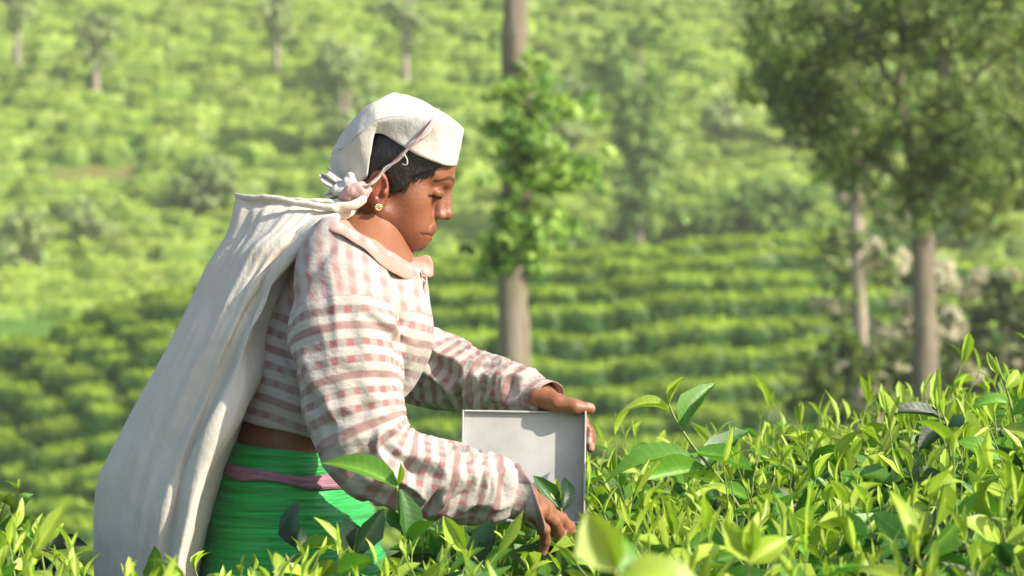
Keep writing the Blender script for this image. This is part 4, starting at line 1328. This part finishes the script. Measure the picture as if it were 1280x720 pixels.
# folds -------------------------------------------------
def ridged(a): return 1 - 2 * np.abs(a)
disp = .0022 * noise(x * 22, y * 22, z * 14)
for (u, an, ln, m, f0) in ((ur, ar, lr, rm, .30), (ul, al, ll, lm_, .26)):
    w = smooth(f0 - .06, f0 + .06, u)                           # forearm: bunched cross folds
    ph = u * 30 + 1.1 * np.sin(an * 1.0 + u * 26) + 1.6 * noise(u * 9, np.cos(an) * 1.4, np.sin(an) * 1.4)
    fr = ridged(noise(ph, np.cos(an) * .9 + u * 3, np.sin(an) * .9)) - .55
    disp = disp + m * w * (.020 * fr) * smooth(0, .03, ln - u)
    w2 = smooth(.05, .12, u) * (1 - w)                          # upper arm: long slanting folds
    fr2 = ridged(noise(u * 5 + an * .9, np.cos(an) * 2.2 + u * 6, np.sin(an) * 2.2)) - .6
    disp = disp + m * w2 * .0075 * fr2
tw = (~rm) & (~lm_)
px, py = 640 + x / (S * (D + y) / D), 360 - (z - CZ) / (S * (D + y) / D)
disp = disp + tw * .006 * (ridged(noise(x * 9 + z * 6, y * 9, z * 9 - x * 7)) - .6)
def fold(x0, y0, x1, y1, w, amp, side=-1):
    """a crease or ridge running between two places on one side of her"""
    dx, dy = x1 - x0, y1 - y0; L2 = dx * dx + dy * dy
    t = ((px - x0) * dx + (py - y0) * dy) / L2
    dd = np.abs((px - x0) * dy - (py - y0) * dx) / math.sqrt(L2)
    return amp * np.exp(-(dd / w) ** 2) * smooth(-.12, .15, t) * smooth(1.12, .85, t) * ((sn[:, 1] * side) > -.15) * ((y * side) > -.05)
for f_ in [(455, 392, 508, 432, 6, -.010), (452, 384, 505, 422, 8, .008), (352, 430, 405, 530, 6, -.009), (366, 425, 418, 520, 9, .006),
           (345, 400, 420, 300, 7, -.004), (470, 300, 500, 350, 8, -.004), (500, 395, 497, 470, 6, -.008), (400, 540, 470, 505, 8, -.007),
           (405, 560, 480, 540, 7, .006), (440, 590, 500, 545, 7, -.009), (515, 370, 505, 480, 5, -.005), (500, 545, 520, 600, 7, -.008),
           (345, 470, 400, 500, 7, -.006), (330, 500, 400, 520, 8, .004), (420, 460, 500, 478, 9, -.004), (380, 385, 470, 360, 10, .004), (390, 400, 480, 378, 7, -.004)]:
    disp = disp + fold(*f_)
sv = sv + sn * disp[:, None]
sv = relax(sv, sq, 1, .3)
# pattern coordinates: woven stripes run round each sleeve and round the body
ta = np.array([P(372, 575), P(460, 298)]); td = (ta[1] - ta[0]); td /= np.linalg.norm(td)
tu = (sv - ta[0]) @ td
tang = np.arctan2(-(sv[:, 1]), (sv - ta[0]) @ np.array([td[2], 0, -td[0]])) * .14
arm = np.where(rm, 1, 0) + np.where(lm_, 1, 0)
uu = np.where(rm, ur, ul); aa = np.where(rm, ar * .07, al * .06)
yoke = (sv[:, 2] > 1.205 + .01 * np.sin(sv[:, 0] * 30)) & ~((arm > 0) & (uu > .115))
def shirt_material():
    t = NT('checked_shirt')
    sl = t.node('SeparateXYZ', {0: t.attr('sleeve_co')}); to = t.node('SeparateXYZ', {0: t.attr('torso_co')})
    m = t.attr('is_sleeve', 'Fac')
    co = t.coord('Object')
    yk = t.attr('yoke', 'Fac')
    wob = t.math('MULTIPLY', t.math('SUBTRACT', t.noise(co, 16.0, 2.0), .5), .008)
    def band(v, per, duty, soft=.12):
        q = t.math('DIVIDE', t.math('ADD', v, wob), per)
        d = t.math('ABSOLUTE', t.math('SUBTRACT', t.math('FRACT', q), .5))
        k = t.math('SUBTRACT', 1.0, t.math('MULTIPLY', t.math('SUBTRACT', d, duty / 2 - soft / 2, True), 1 / soft, True), True)
        return k, t.math('FLOOR', q)
    wear = t.noise(co, 11.0, 4.0, .6)
    base = t.mix(t.ramp(wear, [(0.3, (0, 0, 0)), (0.7, (1, 1, 1))]), c4(.41, .365, .325), c4(.475, .435, .39))
    fade = t.ramp(wear, [(.35, (1, 1, 1)), (.7, (.62, .62, .62))])
    def cloth(u, v):
        b1, i1 = band(u, .0246, .47); b2, _ = band(v, .0215, .46)
        solid = t.math('LESS_THAN', t.math('FLOORED_MODULO' if False else 'MODULO', t.math('ADD', i1, 300.0), 3.0), .5)
        chk = t.mix(b2, c4(.28, .24, .215), c4(.29, .115, .115))
        bc = t.mix(solid, chk, c4(.27, .15, .138))
        return t.mix(t.math('MULTIPLY', b1, fade), base, bc)
    c1 = cloth(sl.outputs[0], sl.outputs[1]); c2 = cloth(to.outputs[0], to.outputs[1])
    y1, _ = band(t.attr('yoke_co', 'Fac'), .0215, .46, .25); y2, _ = band(to.outputs[0], .0246, .45, .3)
    c3 = t.mix(t.math('MULTIPLY', y1, .55), base, c4(.38, .21, .20))
    c3 = t.mix(t.math('MULTIPLY', t.math('MULTIPLY', y1, y2), .5), c3, c4(.36, .13, .13))
    col = t.mix(m, c2, c1)
    col = t.mix(yk, col, c3)
    wv = t.noise(co, 900.0, 2.0)
    col = t.mix(.4, col, t.ramp(wv, [(0.3, (0.8, 0.8, 0.8)), (0.7, (1.1, 1.1, 1.1))]), 'MULTIPLY')
    nb = t.bump(wv, .4, .0012)
    cr = t.noise(t.scale(co, (1, 1, 1.6)), 34.0, 4.0, .6)
    nb2 = t.node('Bump', {'Height': cr, 'Strength': .45, 'Distance': .009, 'Normal': nb}).outputs[0]
    t.bsdf(Base_Color=col, Roughness=.85, Specular_IOR_Level=.2, Sheen_Weight=.12, Normal=nb2)
    return t.m
M_shirt = shirt_material()
shirt = mesh_np('shirt', sv, sq, M_shirt, PICKER, attrs={'sleeve_co': np.stack([uu, aa, 0 * uu], -1), 'torso_co': np.stack([tu, tang, 0 * tu], -1),
                'is_sleeve': arm.astype(float), 'yoke': yoke.astype(float), 'yoke_co': sv[:, 0] + .16 * sv[:, 2]})

def ring_loft(name, rows, mat, parent, thick=0.0, attrs=None, closed=True):
    rows = np.asarray(rows)
    v = rows.reshape(-1, 3)
    o = mesh_np(name, v, grid_faces(rows.shape[0], rows.shape[1], closed), mat, parent, attrs=attrs)
    if thick:
        s_ = o.modifiers.new('thickness', 'SOLIDIFY'); s_.thickness = thick; s_.offset = 0
    return o

# cuffs: loose, flared, with an open end
def cuff(c, flare, name='cuff', n=26, slant=0.0):
    e = c[0][-1]; t = c[0][-1] - c[0][-3]; t = t / np.linalg.norm(t)
    up = np.array([0, -1.0, 0]) - t * (-t[1]); up /= np.linalg.norm(up); sd = np.cross(t, up)
    r0 = c[1][-1]
    rows = []
    uv = []
    for k_, (off, rr) in enumerate([(-.020, 1.0), (-.010, 1.07), (.0, 1.05), (.010, 1.03), (.020, 1.06 + flare * .4), (.028, 1.04 + flare), (.0285, .98 + flare), (.020, .97)]):
        an = np.linspace(0, 2 * np.pi, n, endpoint=False)
        w = 1 + .05 * np.sin(3 * an + 1 + k_ * .3) + .04 * np.sin(7 * an + k_)
        pt = e + t * off + r0 * rr * w[:, None] * (np.cos(an)[:, None] * up + np.sin(an)[:, None] * sd) + slant * np.sin(an)[:, None] * t * .006 * k_
        rows.append(pt); uv += [(.5 + off, q * .04, 0) for q in an]
    o = mesh_np(name, np.vstack(rows), grid_faces(len(rows), n, True), M_shirt, shirt,
                attrs={'sleeve_co': np.array(uv), 'torso_co': np.array(uv), 'is_sleeve': np.ones(len(uv)), 'yoke': np.zeros(len(uv)), 'yoke_co': np.zeros(len(uv))})
    s_ = o.modifiers.new('round', 'SUBSURF'); s_.levels = 1; s_.render_levels = 1
    return o
cuff(RSc, .34, slant=.9)
cuff(LSc, .03)

# collar: a stand that folds over and falls open at the throat, lying on the shirt
def near_y(px_, py_, fn_, y0=-.30, default=-.012):
    """depth of her near side at a place, by marching towards her"""
    ys = np.linspace(y0, .02, 130)
    pts = np.array([P(px_, py_, q_) for q_ in ys]).astype(np.float32)
    d_ = fn_((pts[:, 0], pts[:, 1], pts[:, 2]))
    h_ = np.nonzero(d_ < 0)[0]
    return ys[h_[0]] if len(h_) else default
both = lambda p_: np.minimum(shirt_sdf(p_), head_neck(p_))
up_c = catmull([(422, 262), (446, 268), (470, 279), (487, 298), (500, 314), (517, 321), (536, 319)], 40)
lo_c = catmull([(404, 284), (430, 297), (450, 308), (468, 324), (492, 343), (512, 349), (541, 346)], 40)
mid = []
for j in range(40):
    colm = []
    for w_ in np.linspace(0, 1, 7):
        q_ = up_c[j] * (1 - w_) + lo_c[j] * w_ + np.array([2.0, -3.5]) * math.sin(w_ * math.pi)
        colm.append([q_[0], q_[1], near_y(q_[0], q_[1], both)])
    mid.append(colm)
mid = np.array(mid)                                 # columns x 7 x (px, py, y)
for _ in range(6):
    mid[1:-1, :, 2] = .5 * mid[1:-1, :, 2] + .25 * (mid[2:, :, 2] + mid[:-2, :, 2])
lim = np.interp(np.arange(40), [0, 3, 30, 36, 39], [-.06, -.075, -.03, -.014, -.008])
mid[..., 2] = np.minimum(mid[..., 2] - .0065 - .004 * np.sin(np.linspace(0, math.pi, 7))[None], 0)
mid[0, :, 2] = np.maximum(mid[0, :, 2], -.075)
nearc = np.array([[P(*q_) for q_ in c_] for c_ in mid])
farc = nearc[::-1].copy(); farc[..., 1] *= -1
bk = np.array([[.5 * (P(404, 262 + 4 * w_, 0) + P(396, 276 + 4 * w_, 0)) + [0, 0, -.004 * w_] for w_ in range(7)]])
rows = np.concatenate([farc, bk, nearc])
rows[..., 2] += .0012 * np.sin(rows[..., 0] * 170)
col_ = ring_loft('collar', rows, M_collar, shirt, .0032, closed=False)
s_ = col_.modifiers.new('round', 'SUBSURF'); s_.levels = 1; s_.render_levels = 1
# ruffled end of the collar, and the dark placket opening under it
rows = []
for k_, w in enumerate(np.linspace(-1, 1, 9)):
    t_ = np.linspace(0, 1, 15)
    ctr = np.stack([np.interp(t_, [0, .4, 1], [512, 524, 526]), np.interp(t_, [0, .4, 1], [344, 350, 372])], -1)
    pt = np.array([P(a_ + w * (11 - 5 * b_), c_ + 2.5 * w, -.045 - .012 * math.sin(w * 3) + .010 * math.sin(w * 7 + b_ * 9)) for (a_, c_), b_ in zip(ctr, t_)])
    rows.append(pt)
fr = ring_loft('collar_tip', rows, M_collar, shirt, .003, closed=False)
s_ = fr.modifiers.new('round', 'SUBSURF'); s_.levels = 1; s_.render_levels = 2
M_button = NT('button').bsdf(Base_Color=c4(.55, .42, .36), Roughness=.35)
for bx, by, byy in ((531, 340, -.068), (521, 400, -.03), (514, 452, -.03)):
    c = P(bx, by, byy); v, f = tube([c, c + [.001, -.002, .0005], c + [.0015, -.003, .0007]], [.0052, .0052, .0040], 14)
    mesh_np('button', v, f, M_button, shirt)

# ---- headcloth: boxy front fold over the forehead, draped behind the ear to the nape
th = np.radians([0, 18, 36, 55, 75, 92, 106, 114, 118, 126, 145, 180])
L_t = np.array([(567, 207), (564, 208), (554, 207), (540, 202), (519, 193), (500, 181), (478, 167), (466, 166), (463, 196), (459, 220), (444, 236), (426, 234)], float)
C_t = np.array([(577, 162), (575, 161), (566, 157), (552, 152), (532, 148), (510, 146), (486, 148), (470, 152), (462, 158), (450, 170), (436, 184), (418, 196)], float)
K_t = np.array([(548, 143), (547, 142), (543, 139), (536, 135), (524, 131), (506, 129), (488, 129), (476, 131), (468, 134), (458, 141), (446, 150), (436, 166)], float)
nt = 97
ths = np.linspace(0, math.pi, nt)
# denser sampling where the edge turns down behind the temple
def tb(t_, q): return np.stack([np.interp(q, t_, L[:, 0]) for L in ()]) if False else None
def ring_at(T, w, q, yw):
    pxs = np.interp(q, th, T[:, 0]); pys = np.interp(q, th, T[:, 1])
    yy = -w * np.sign(np.sin(q)) * np.abs(np.sin(q)) ** .62
    yy = yy * np.interp(q, [0, 2.0, math.pi], [1, 1, yw])
    return np.array([P(a_, b_, c_) for a_, b_, c_ in zip(pxs, pys, yy)])
Lr, Cr, Kr = ring_at(L_t, .079, ths, .8), ring_at(C_t, .088, ths, .9), ring_at(K_t, .064, ths, .9)
pole = P(493, 118, 0)
ctrl = [Lr, .55 * Lr + .45 * Cr, .03 * Lr + .97 * Cr, Cr + .04 * (Kr - Cr), .5 * (Cr + Kr) + [0, 0, .0015], Kr, .55 * Kr + .45 * pole + [0, 0, .004], np.repeat(pole[None], nt, 0)]
ctrl = np.array(ctrl)
rowsN = 30
half = np.stack([catmull(ctrl[:, j], rowsN) for j in range(nt)], 1)        # rows x nt x 3 (near half)
far = half[:, 1:-1][:, ::-1].copy(); far[..., 1] *= -1
full = np.concatenate([half, far], 1)
nn = normals(full.reshape(-1, 3), grid_faces(rowsN, full.shape[1], True)).reshape(full.shape)
X, Y, Z = full[..., 0], full[..., 1], full[..., 2]
dn = .0045 * noise(X * 16, Y * 14, Z * 22) + .0030 * noise(X * 40, Y * 30, Z * 40)
back = smooth(-.19, -.25, X)
dn = dn + back * .006 * ridged(noise(Y * 26 + X * 8, X * 12, Z * 5))
full = full - nn * dn[..., None]
sc_ = ring_loft('headcloth', full, M_scarf, PICKER, .0065)
s_ = sc_.modifiers.new('round', 'SUBSURF'); s_.levels = 1; s_.render_levels = 1

# ---- sack of white cotton hanging down her back from the head strap
rows_ = [((322, 249), (440, 261), .035), ((300, 243), (453, 251), .070), ((292, 241), (456, 254), .085), ((292, 250), (452, 262), .095), ((288, 272), (432, 276), .115), ((280, 296), (408, 297), .135), ((262, 332), (376, 330), .150),
         ((240, 380), (352, 372), .165), ((212, 436), (334, 412), .185), ((170, 511), (319, 468), .20), ((140, 568), (301, 524), .215), ((124, 604), (284, 574), .225),
         ((120, 660), (263, 640), .235), ((121, 720), (244, 718), .235), ((126, 800), (236, 800), .23), ((132, 900), (240, 900), .21), ((150, 985), (240, 985), .17), ((180, 1005), (225, 1005), .07)]
R = catmull([[a[0] - (5 if a[1] > 300 else 0), a[1], b[0], b[1], w] for a, b, w in rows_], 110)
qa = np.array([0, .06, .18, .36, .52, .63, .70, .76, .82, .88, .94, 1.0])
qv = np.array([0, .26, .50, .72, .86, .90, .86, .93, 1.0, .95, .80, .62])
av = np.linspace(0, 1, 84) ** .9
rows = []
for i, (lx, ly, rx_, ry_, w) in enumerate(R):
    tt = i / 109
    fa = np.clip((tt - .05) / .2, 0, 1)
    vv = np.interp(av, qa, qv); vv = (1 - fa) * np.sin(np.pi * .5 * np.clip(av * 1.6, 0, 1)) * (1 - .38 * smooth(.8, 1, av)) + fa * vv
    near = np.array([P(lx + (rx_ - lx) * a_, ly + (ry_ - ly) * a_, -w * q_) for a_, q_ in zip(av, vv)])
    farp = near[1:][::-1].copy(); farp[:, 1] *= -1
    rows.append(np.vstack([near, farp]))
rows = np.array(rows)
gf = grid_faces(rows.shape[0], rows.shape[1], True)
nn = normals(rows.reshape(-1, 3), gf).reshape(rows.shape)
X, Y, Z = rows[..., 0], rows[..., 1], rows[..., 2]
m_ = rows.shape[1]
A_ = np.concatenate([av, av[1:][::-1]])[None, :] * np.ones((len(rows), 1))
T_ = np.linspace(0, 1, len(rows))[:, None] * np.ones((1, m_))
sg = np.where(np.arange(m_) < len(av), 0, 7.0)[None, :]
f1 = ridged(noise(A_ * 5 + .8 * T_ + sg, T_ * 2.0, sg)) - .5
f2 = ridged(noise(A_ * 11 - 1.5 * T_ + sg, T_ * 4.0, 3 + sg)) - .5
f3 = noise(X * 30, Y * 30, Z * 30)
dn = .009 * np.exp(-((T_ - .16) / .035) ** 2) + (.006 * f1 + .0022 * f2) * smooth(.02, .12, T_) + .0018 * f3
SX, SY = 640 + X / (S * (D + Y) / D), 360 - (Z - CZ) / (S * (D + Y) / D)
def sfold(x0, y0, x1, y1, w0, w1, amp):
    dx, dy = x1 - x0, y1 - y0; L2 = dx * dx + dy * dy
    t = ((SX - x0) * dx + (SY - y0) * dy) / L2
    dd = ((SX - x0) * dy - (SY - y0) * dx) / math.sqrt(L2)
    w = w0 + (w1 - w0) * np.clip(t, 0, 1)
    return amp * np.exp(-(dd / w) ** 2) * smooth(-.05, .2, t) * smooth(1.05, .7, t) * (Y < .02)
for g_ in [(440, 270, 300, 420, 6, 22, .012), (430, 268, 290, 330, 5, 16, -.010), (425, 272, 280, 395, 5, 14, -.008), (380, 320, 250, 600, 5, 12, -.016), (395, 300, 300, 480, 4, 10, .010),
           (330, 430, 180, 690, 8, 20, -.010), (300, 420, 150, 640, 10, 26, .008), (400, 292, 330, 420, 3, 5, -.006), (260, 380, 170, 540, 8, 18, -.006)]:
    dn = dn + sfold(*g_)
rows = rows + nn * (dn * smooth(0, .05, A_))[..., None] * np.where((nn * np.array([0, -1., 0])).sum(-1) * np.sign(-Y + 1e-9) >= -.5, 1, 1)[..., None]
sack = ring_loft('carrying_sack', rows, M_sack, PICKER)
s_ = sack.modifiers.new('round', 'SUBSURF'); s_.levels = 1; s_.render_levels = 1
# rolled hem round the sack's mouth, running into the knot
hc_ = catmull([(294, 243, -.02), (306, 247, -.055), (340, 248, -.085), (375, 254, -.094), (410, 259, -.098), (436, 258, -.096), (452, 251, -.090), (456, 245, -.084)], 70)
hem = np.array([P(*q_) for q_ in hc_])
v, f = tube(hem, np.interp(np.linspace(0, 1, 70), [0, .1, .45, .75, .9, 1], [.002, .0045, .006, .010, .0085, .004]), 12, flat=.7)
v = v + .0018 * np.stack([noise(v[:, 0] * 60, v[:, 1] * 60, v[:, 2] * 60), noise(v[:, 0] * 60 + 9, v[:, 1] * 60, v[:, 2] * 60), noise(v[:, 0] * 50, v[:, 1] * 60 + 5, v[:, 2] * 60)], -1)
mesh_np('rolled_hem', v, f, M_sack, sack)

# ---- head strap: faded cord over the cloth and behind the ear, tied at the nape
sp = [P(546, 150, -.062), P(540, 158, -.084), P(528, 170, -.094), P(510, 186, -.0945), P(492, 203, -.090), P(476, 218, -.088), P(462, 230, -.088), P(448, 238, -.082)]
sp = [P(548, 146, -.030)] + sp
c = catmull(sp, 90)
c[:, 1] -= .0025
v, f = tube(c, np.interp(np.linspace(0, 1, 90), [0, .15, .5, 1], [.0135, .0120, .0090, .0050]) + .0006 * np.sin(np.linspace(0, 60, 90)), 10, flat=.25)
strap = mesh_np('head_strap', v, f, M_strap, PICKER)
off = np.stack([.0022 * np.sin(np.linspace(0, 26, 90)), -.003 + 0 * np.linspace(0, 1, 90), .0026 * np.cos(np.linspace(0, 26, 90))], -1)
v, f = tube(c + off, .0021, 6); mesh_np('cord_strand', v, f, M_scarf, strap)
v, f = tube(catmull([P(505, 192, -.098), P(509, 200, -.101), P(508, 206, -.100), P(503, 205, -.098)], 14), .0011, 6); mesh_np('loose_thread', v, f, M_scarf, strap)
def blobs(name, bl, mat, h=.0028, amp=.005, fr=60, parent=PICKER):
    def fn(p):
        d = None
        for c_, r_ in bl:
            e = ell(p, c_, r_); d = e if d is None else smin(d, e, .008)
        return d
    cs_ = np.array([c_ for c_, _ in bl]); rs_ = np.array([r_ for _, r_ in bl]).max()
    v, q = surface_nets(fn, cs_.min(0) - rs_ - .012, cs_.max(0) + rs_ + .012, h)
    n_ = normals(v, q)
    v = v + n_ * (amp * (ridged(noise(v[:, 0] * fr, v[:, 1] * fr, v[:, 2] * fr)) - .6))[:, None]
    return mesh_np(name, v, q, mat, parent)
blobs('knot', [(P(446, 240, -.078), (.020, .016, .013)), (P(436, 246, -.075), (.016, .013, .010)), (P(454, 236, -.082), (.012, .010, .009))], M_strap)
blobs('cloth_bundle', [(P(428, 238, -.065), (.017, .016, .011)), (P(438, 228, -.07), (.011, .012, .015))], M_scarf, amp=.004, fr=80)
def tuft(p0, p1, w0, w1, ph):
    rows = []
    for s_i in np.linspace(0, 1, 12):
        c_ = p0 * (1 - s_i) + p1 * s_i
        nrm = np.array([-(p1 - p0)[2], 0, (p1 - p0)[0]]); nrm /= np.linalg.norm(nrm)
        ww = w0 + (w1 - w0) * s_i ** .8
        rows.append([c_ + nrm * ww * q_ + np.array([0, .010 * s_i * math.sin(q_ * 6 + ph) + .004 * math.sin(q_ * 13 + ph), 0]) + (p1 - p0) * (.16 * math.sin(q_ * 4.5 + ph) * s_i) for q_ in np.linspace(-1, 1, 17)])
    o = ring_loft('cloth_end', rows, M_scarf, PICKER, .003, closed=False)
    o.modifiers.new('round', 'SUBSURF').render_levels = 1
tuft(P(430, 236, -.06), P(404, 218, -.052), .007, .013, .4)
tuft(P(432, 240, -.055), P(408, 244, -.06), .005, .008, 2.0)

# ---- green wrap skirt with its purple waist cord
def skirt_material():
    t = NT('green_silk')
    co = t.coord('Object')
    n1 = t.noise(t.scale(co, (5, 5, 150)), 1.0, 4.0, .6)
    n2 = t.noise(t.scale(co, (14, 14, 60)), 1.0, 3.0, .6)
    c = t.mix(t.ramp(n1, [(.3, (0, 0, 0)), (.7, (1, 1, 1))]), c4(.008, .20, .030), c4(.022, .55, .10))
    h = t.math('ADD', t.math('MULTIPLY', n1, 1.0), t.math('MULTIPLY', n2, 1.2))
    t.bsdf(Base_Color=c, Roughness=t.math('ADD', .30, t.math('MULTIPLY', n2, .2)), Specular_IOR_Level=.55, Sheen_Weight=.2,
           Normal=t.bump(h, .75, .010))
    return t.m
rows = []
sk = [(360, 556, .101, .146), (360, 566, .106, .150), (360, 590, .111, .155), (361, 610, .120, .163), (363, 640, .133, .172), (366, 700, .142, .182), (368, 800, .146, .186), (366, 1000, .148, .19), (362, 1180, .155, .20), (360, 1300, .16, .205)]
K = catmull(sk, 150)
an = np.linspace(0, 2 * np.pi, 120, endpoint=False)
for cx_, cy_, a_, b_ in K:
    c_ = P(cx_, cy_)
    tilt = .12 * smooth(720, 560, cy_)
    x_ = c_[0] + a_ * np.cos(an); y_ = b_ * np.sin(an)
    z_ = np.full_like(x_, c_[2]) - (x_ - c_[0]) * tilt
    rows.append(np.stack([x_, y_, z_], -1))
rows = np.array(rows)
X, Y, Z = rows[..., 0], rows[..., 1], rows[..., 2]
nn = normals(rows.reshape(-1, 3), grid_faces(len(rows), 120, True)).reshape(rows.shape)
up = smooth(.55, .8, Z)
zz = Z + .12 * X + .03 * noise(X * 6, Y * 6, Z * 2)
dn = up * (.008 * (ridged(noise(zz * 30, X * 4, Y * 4)) - .6) + .004 * (ridged(noise(zz * 75, X * 6, Y * 6 + 4)) - .6)) + (1 - up) * .012 * np.sin(an * 9)[None, :]
rows = rows + nn * dn[..., None] * np.where((nn[..., 0] * np.cos(an)[None, :] + nn[..., 1] * np.sin(an)[None, :]) > 0, 1, -1)[..., None]
skirt = ring_loft('wrap_skirt', rows, skirt_material(), PICKER, .003)
t = NT('purple_cord'); co = t.coord('Object')
M_belt = t.bsdf(Base_Color=t.mix(t.noise(t.scale(co, (60, 60, 300)), 1.0, 2.0), c4(.16, .06, .10), c4(.50, .26, .32)), Roughness=.7, Normal=t.bump(t.noise(t.scale(co, (40, 40, 500)), 1.0), .6, .004))
rows = []
cb = P(361, 590)
for (dz, dr_) in [(.0095, .112), (.0085, .1185), (.003, .1215), (.0005, .1195), (-.002, .1215), (-.0075, .1205), (-.0095, .114), (0, .106)]:
    x_ = cb[0] + dr_ * np.cos(an) * 1.0; y_ = (dr_ + .047) * np.sin(an)
    z_ = cb[2] + dz * (1 + .25 * np.sin(an * 5)) - (x_ - cb[0]) * .125 + .002 * np.sin(an * 7 + 1)
    rows.append(np.stack([x_, y_, z_], -1))
ring_loft('waist_cord', rows, M_belt, skirt)

# ---- grey container held over the bush
def build_container():
    root = empty('container', P(654, 650, .09))
    tag(root, 'pale grey plastic open box held upright at its corner in the picker\'s far hand', 'container')
    t = NT('grey_plastic'); co = t.coord('Object')
    n1 = t.noise(co, 14.0, 5.0, .65); n2 = t.noise(t.scale(co, (300, 300, 30)), 1.0, 2.0)
    c = t.mix(t.ramp(n1, [(.35, (0, 0, 0)), (.7, (1, 1, 1))]), c4(.40, .385, .365), c4(.53, .515, .49))
    c = t.mix(t.ramp(t.noise(co, 55.0, 4.0, .7), [(.62, (0, 0, 0)), (.75, (.45, .45, .45))]), c, c4(.30, .26, .20))
    m = t.bsdf(Base_Color=c, Roughness=.5, Normal=t.bump(n2, .12, .0006))
    W, H, dep, th_ = .192, .176, .010, .0032
    R_ = Matrix.Rotation(math.radians(-7), 3, 'X') @ Matrix.Rotation(math.radians(1.0), 3, 'Y')
    o = np.array(P(654, 584.5, .090))
    Rm = np.array(R_)
    def box(x0, x1, y0, y1, z0, z1, bev=.0013):
        import bmesh
        bm = bmesh.new()
        bmesh.ops.create_cube(bm, size=1)
        for v in bm.verts:
            v.co = Vector((x0 + (v.co.x + .5) * (x1 - x0), y0 + (v.co.y + .5) * (y1 - y0), z0 + (v.co.z + .5) * (z1 - z0)))
        bmesh.ops.bevel(bm, geom=bm.edges[:], offset=bev, segments=2, affect='EDGES', profile=.5)
        for v in bm.verts: v.co = Vector(o + Rm @ np.array(v.co))
        me = bpy.data.meshes.new('panel'); bm.to_mesh(me); bm.free(); me.materials.append(m)
        for p_ in me.polygons: p_.use_smooth = False
        return me
    w2, h2 = W / 2, H / 2
    link('back_panel', box(-w2, w2, -th_ / 2, th_ / 2, -h2, h2), root)
    for nm, b in (('side_wall', (-w2 - .003, -w2 + .0002, -dep, th_ / 2 + .0003, -h2 - .002, h2 + .002)), ('side_wall', (w2 - .0002, w2 + .003, -.030, th_ / 2 + .0003, -h2 - .002, h2 + .002)),
                  ('top_wall', (-w2 + .0004, w2 - .0004, -dep + .001, th_ / 2 + .0005, h2 - .0012, h2 + .0022)), ('bottom_wall', (-w2 + .0004, w2 - .0004, -.058, th_ / 2 + .0005, -h2 - .0022, -h2 + .0012))):
        link(nm, box(*b), root)
    return root
build_container()
# ------------------------------------------------------------ air
def haze_box(density):
    x0, x1, y0, y1, z0, z1 = -93, 93, -9, 233, -14, 62
    v = [(x, y, z) for x in (x0, x1) for y in (y0, y1) for z in (z0, z1)]
    f = [(0, 1, 3, 2), (4, 6, 7, 5), (0, 4, 5, 1), (2, 3, 7, 6), (0, 2, 6, 4), (1, 5, 7, 3)]
    m = bpy.data.materials.new('haze'); m.use_nodes = True
    nt = m.node_tree; nt.nodes.remove(nt.nodes['Principled BSDF'])
    pv = nt.nodes.new('ShaderNodeVolumePrincipled')
    pv.inputs['Color'].default_value = (.93, .95, .80, 1); pv.inputs['Density'].default_value = density
    pv.inputs['Anisotropy'].default_value = .2
    nt.links.new(pv.outputs[0], nt.nodes['Material Output'].inputs['Volume'])
    o = mesh_np('haze', v, np.array(f), m, smooth_shade=False)
    tag(o, kind='stuff')
haze_box(.0011)
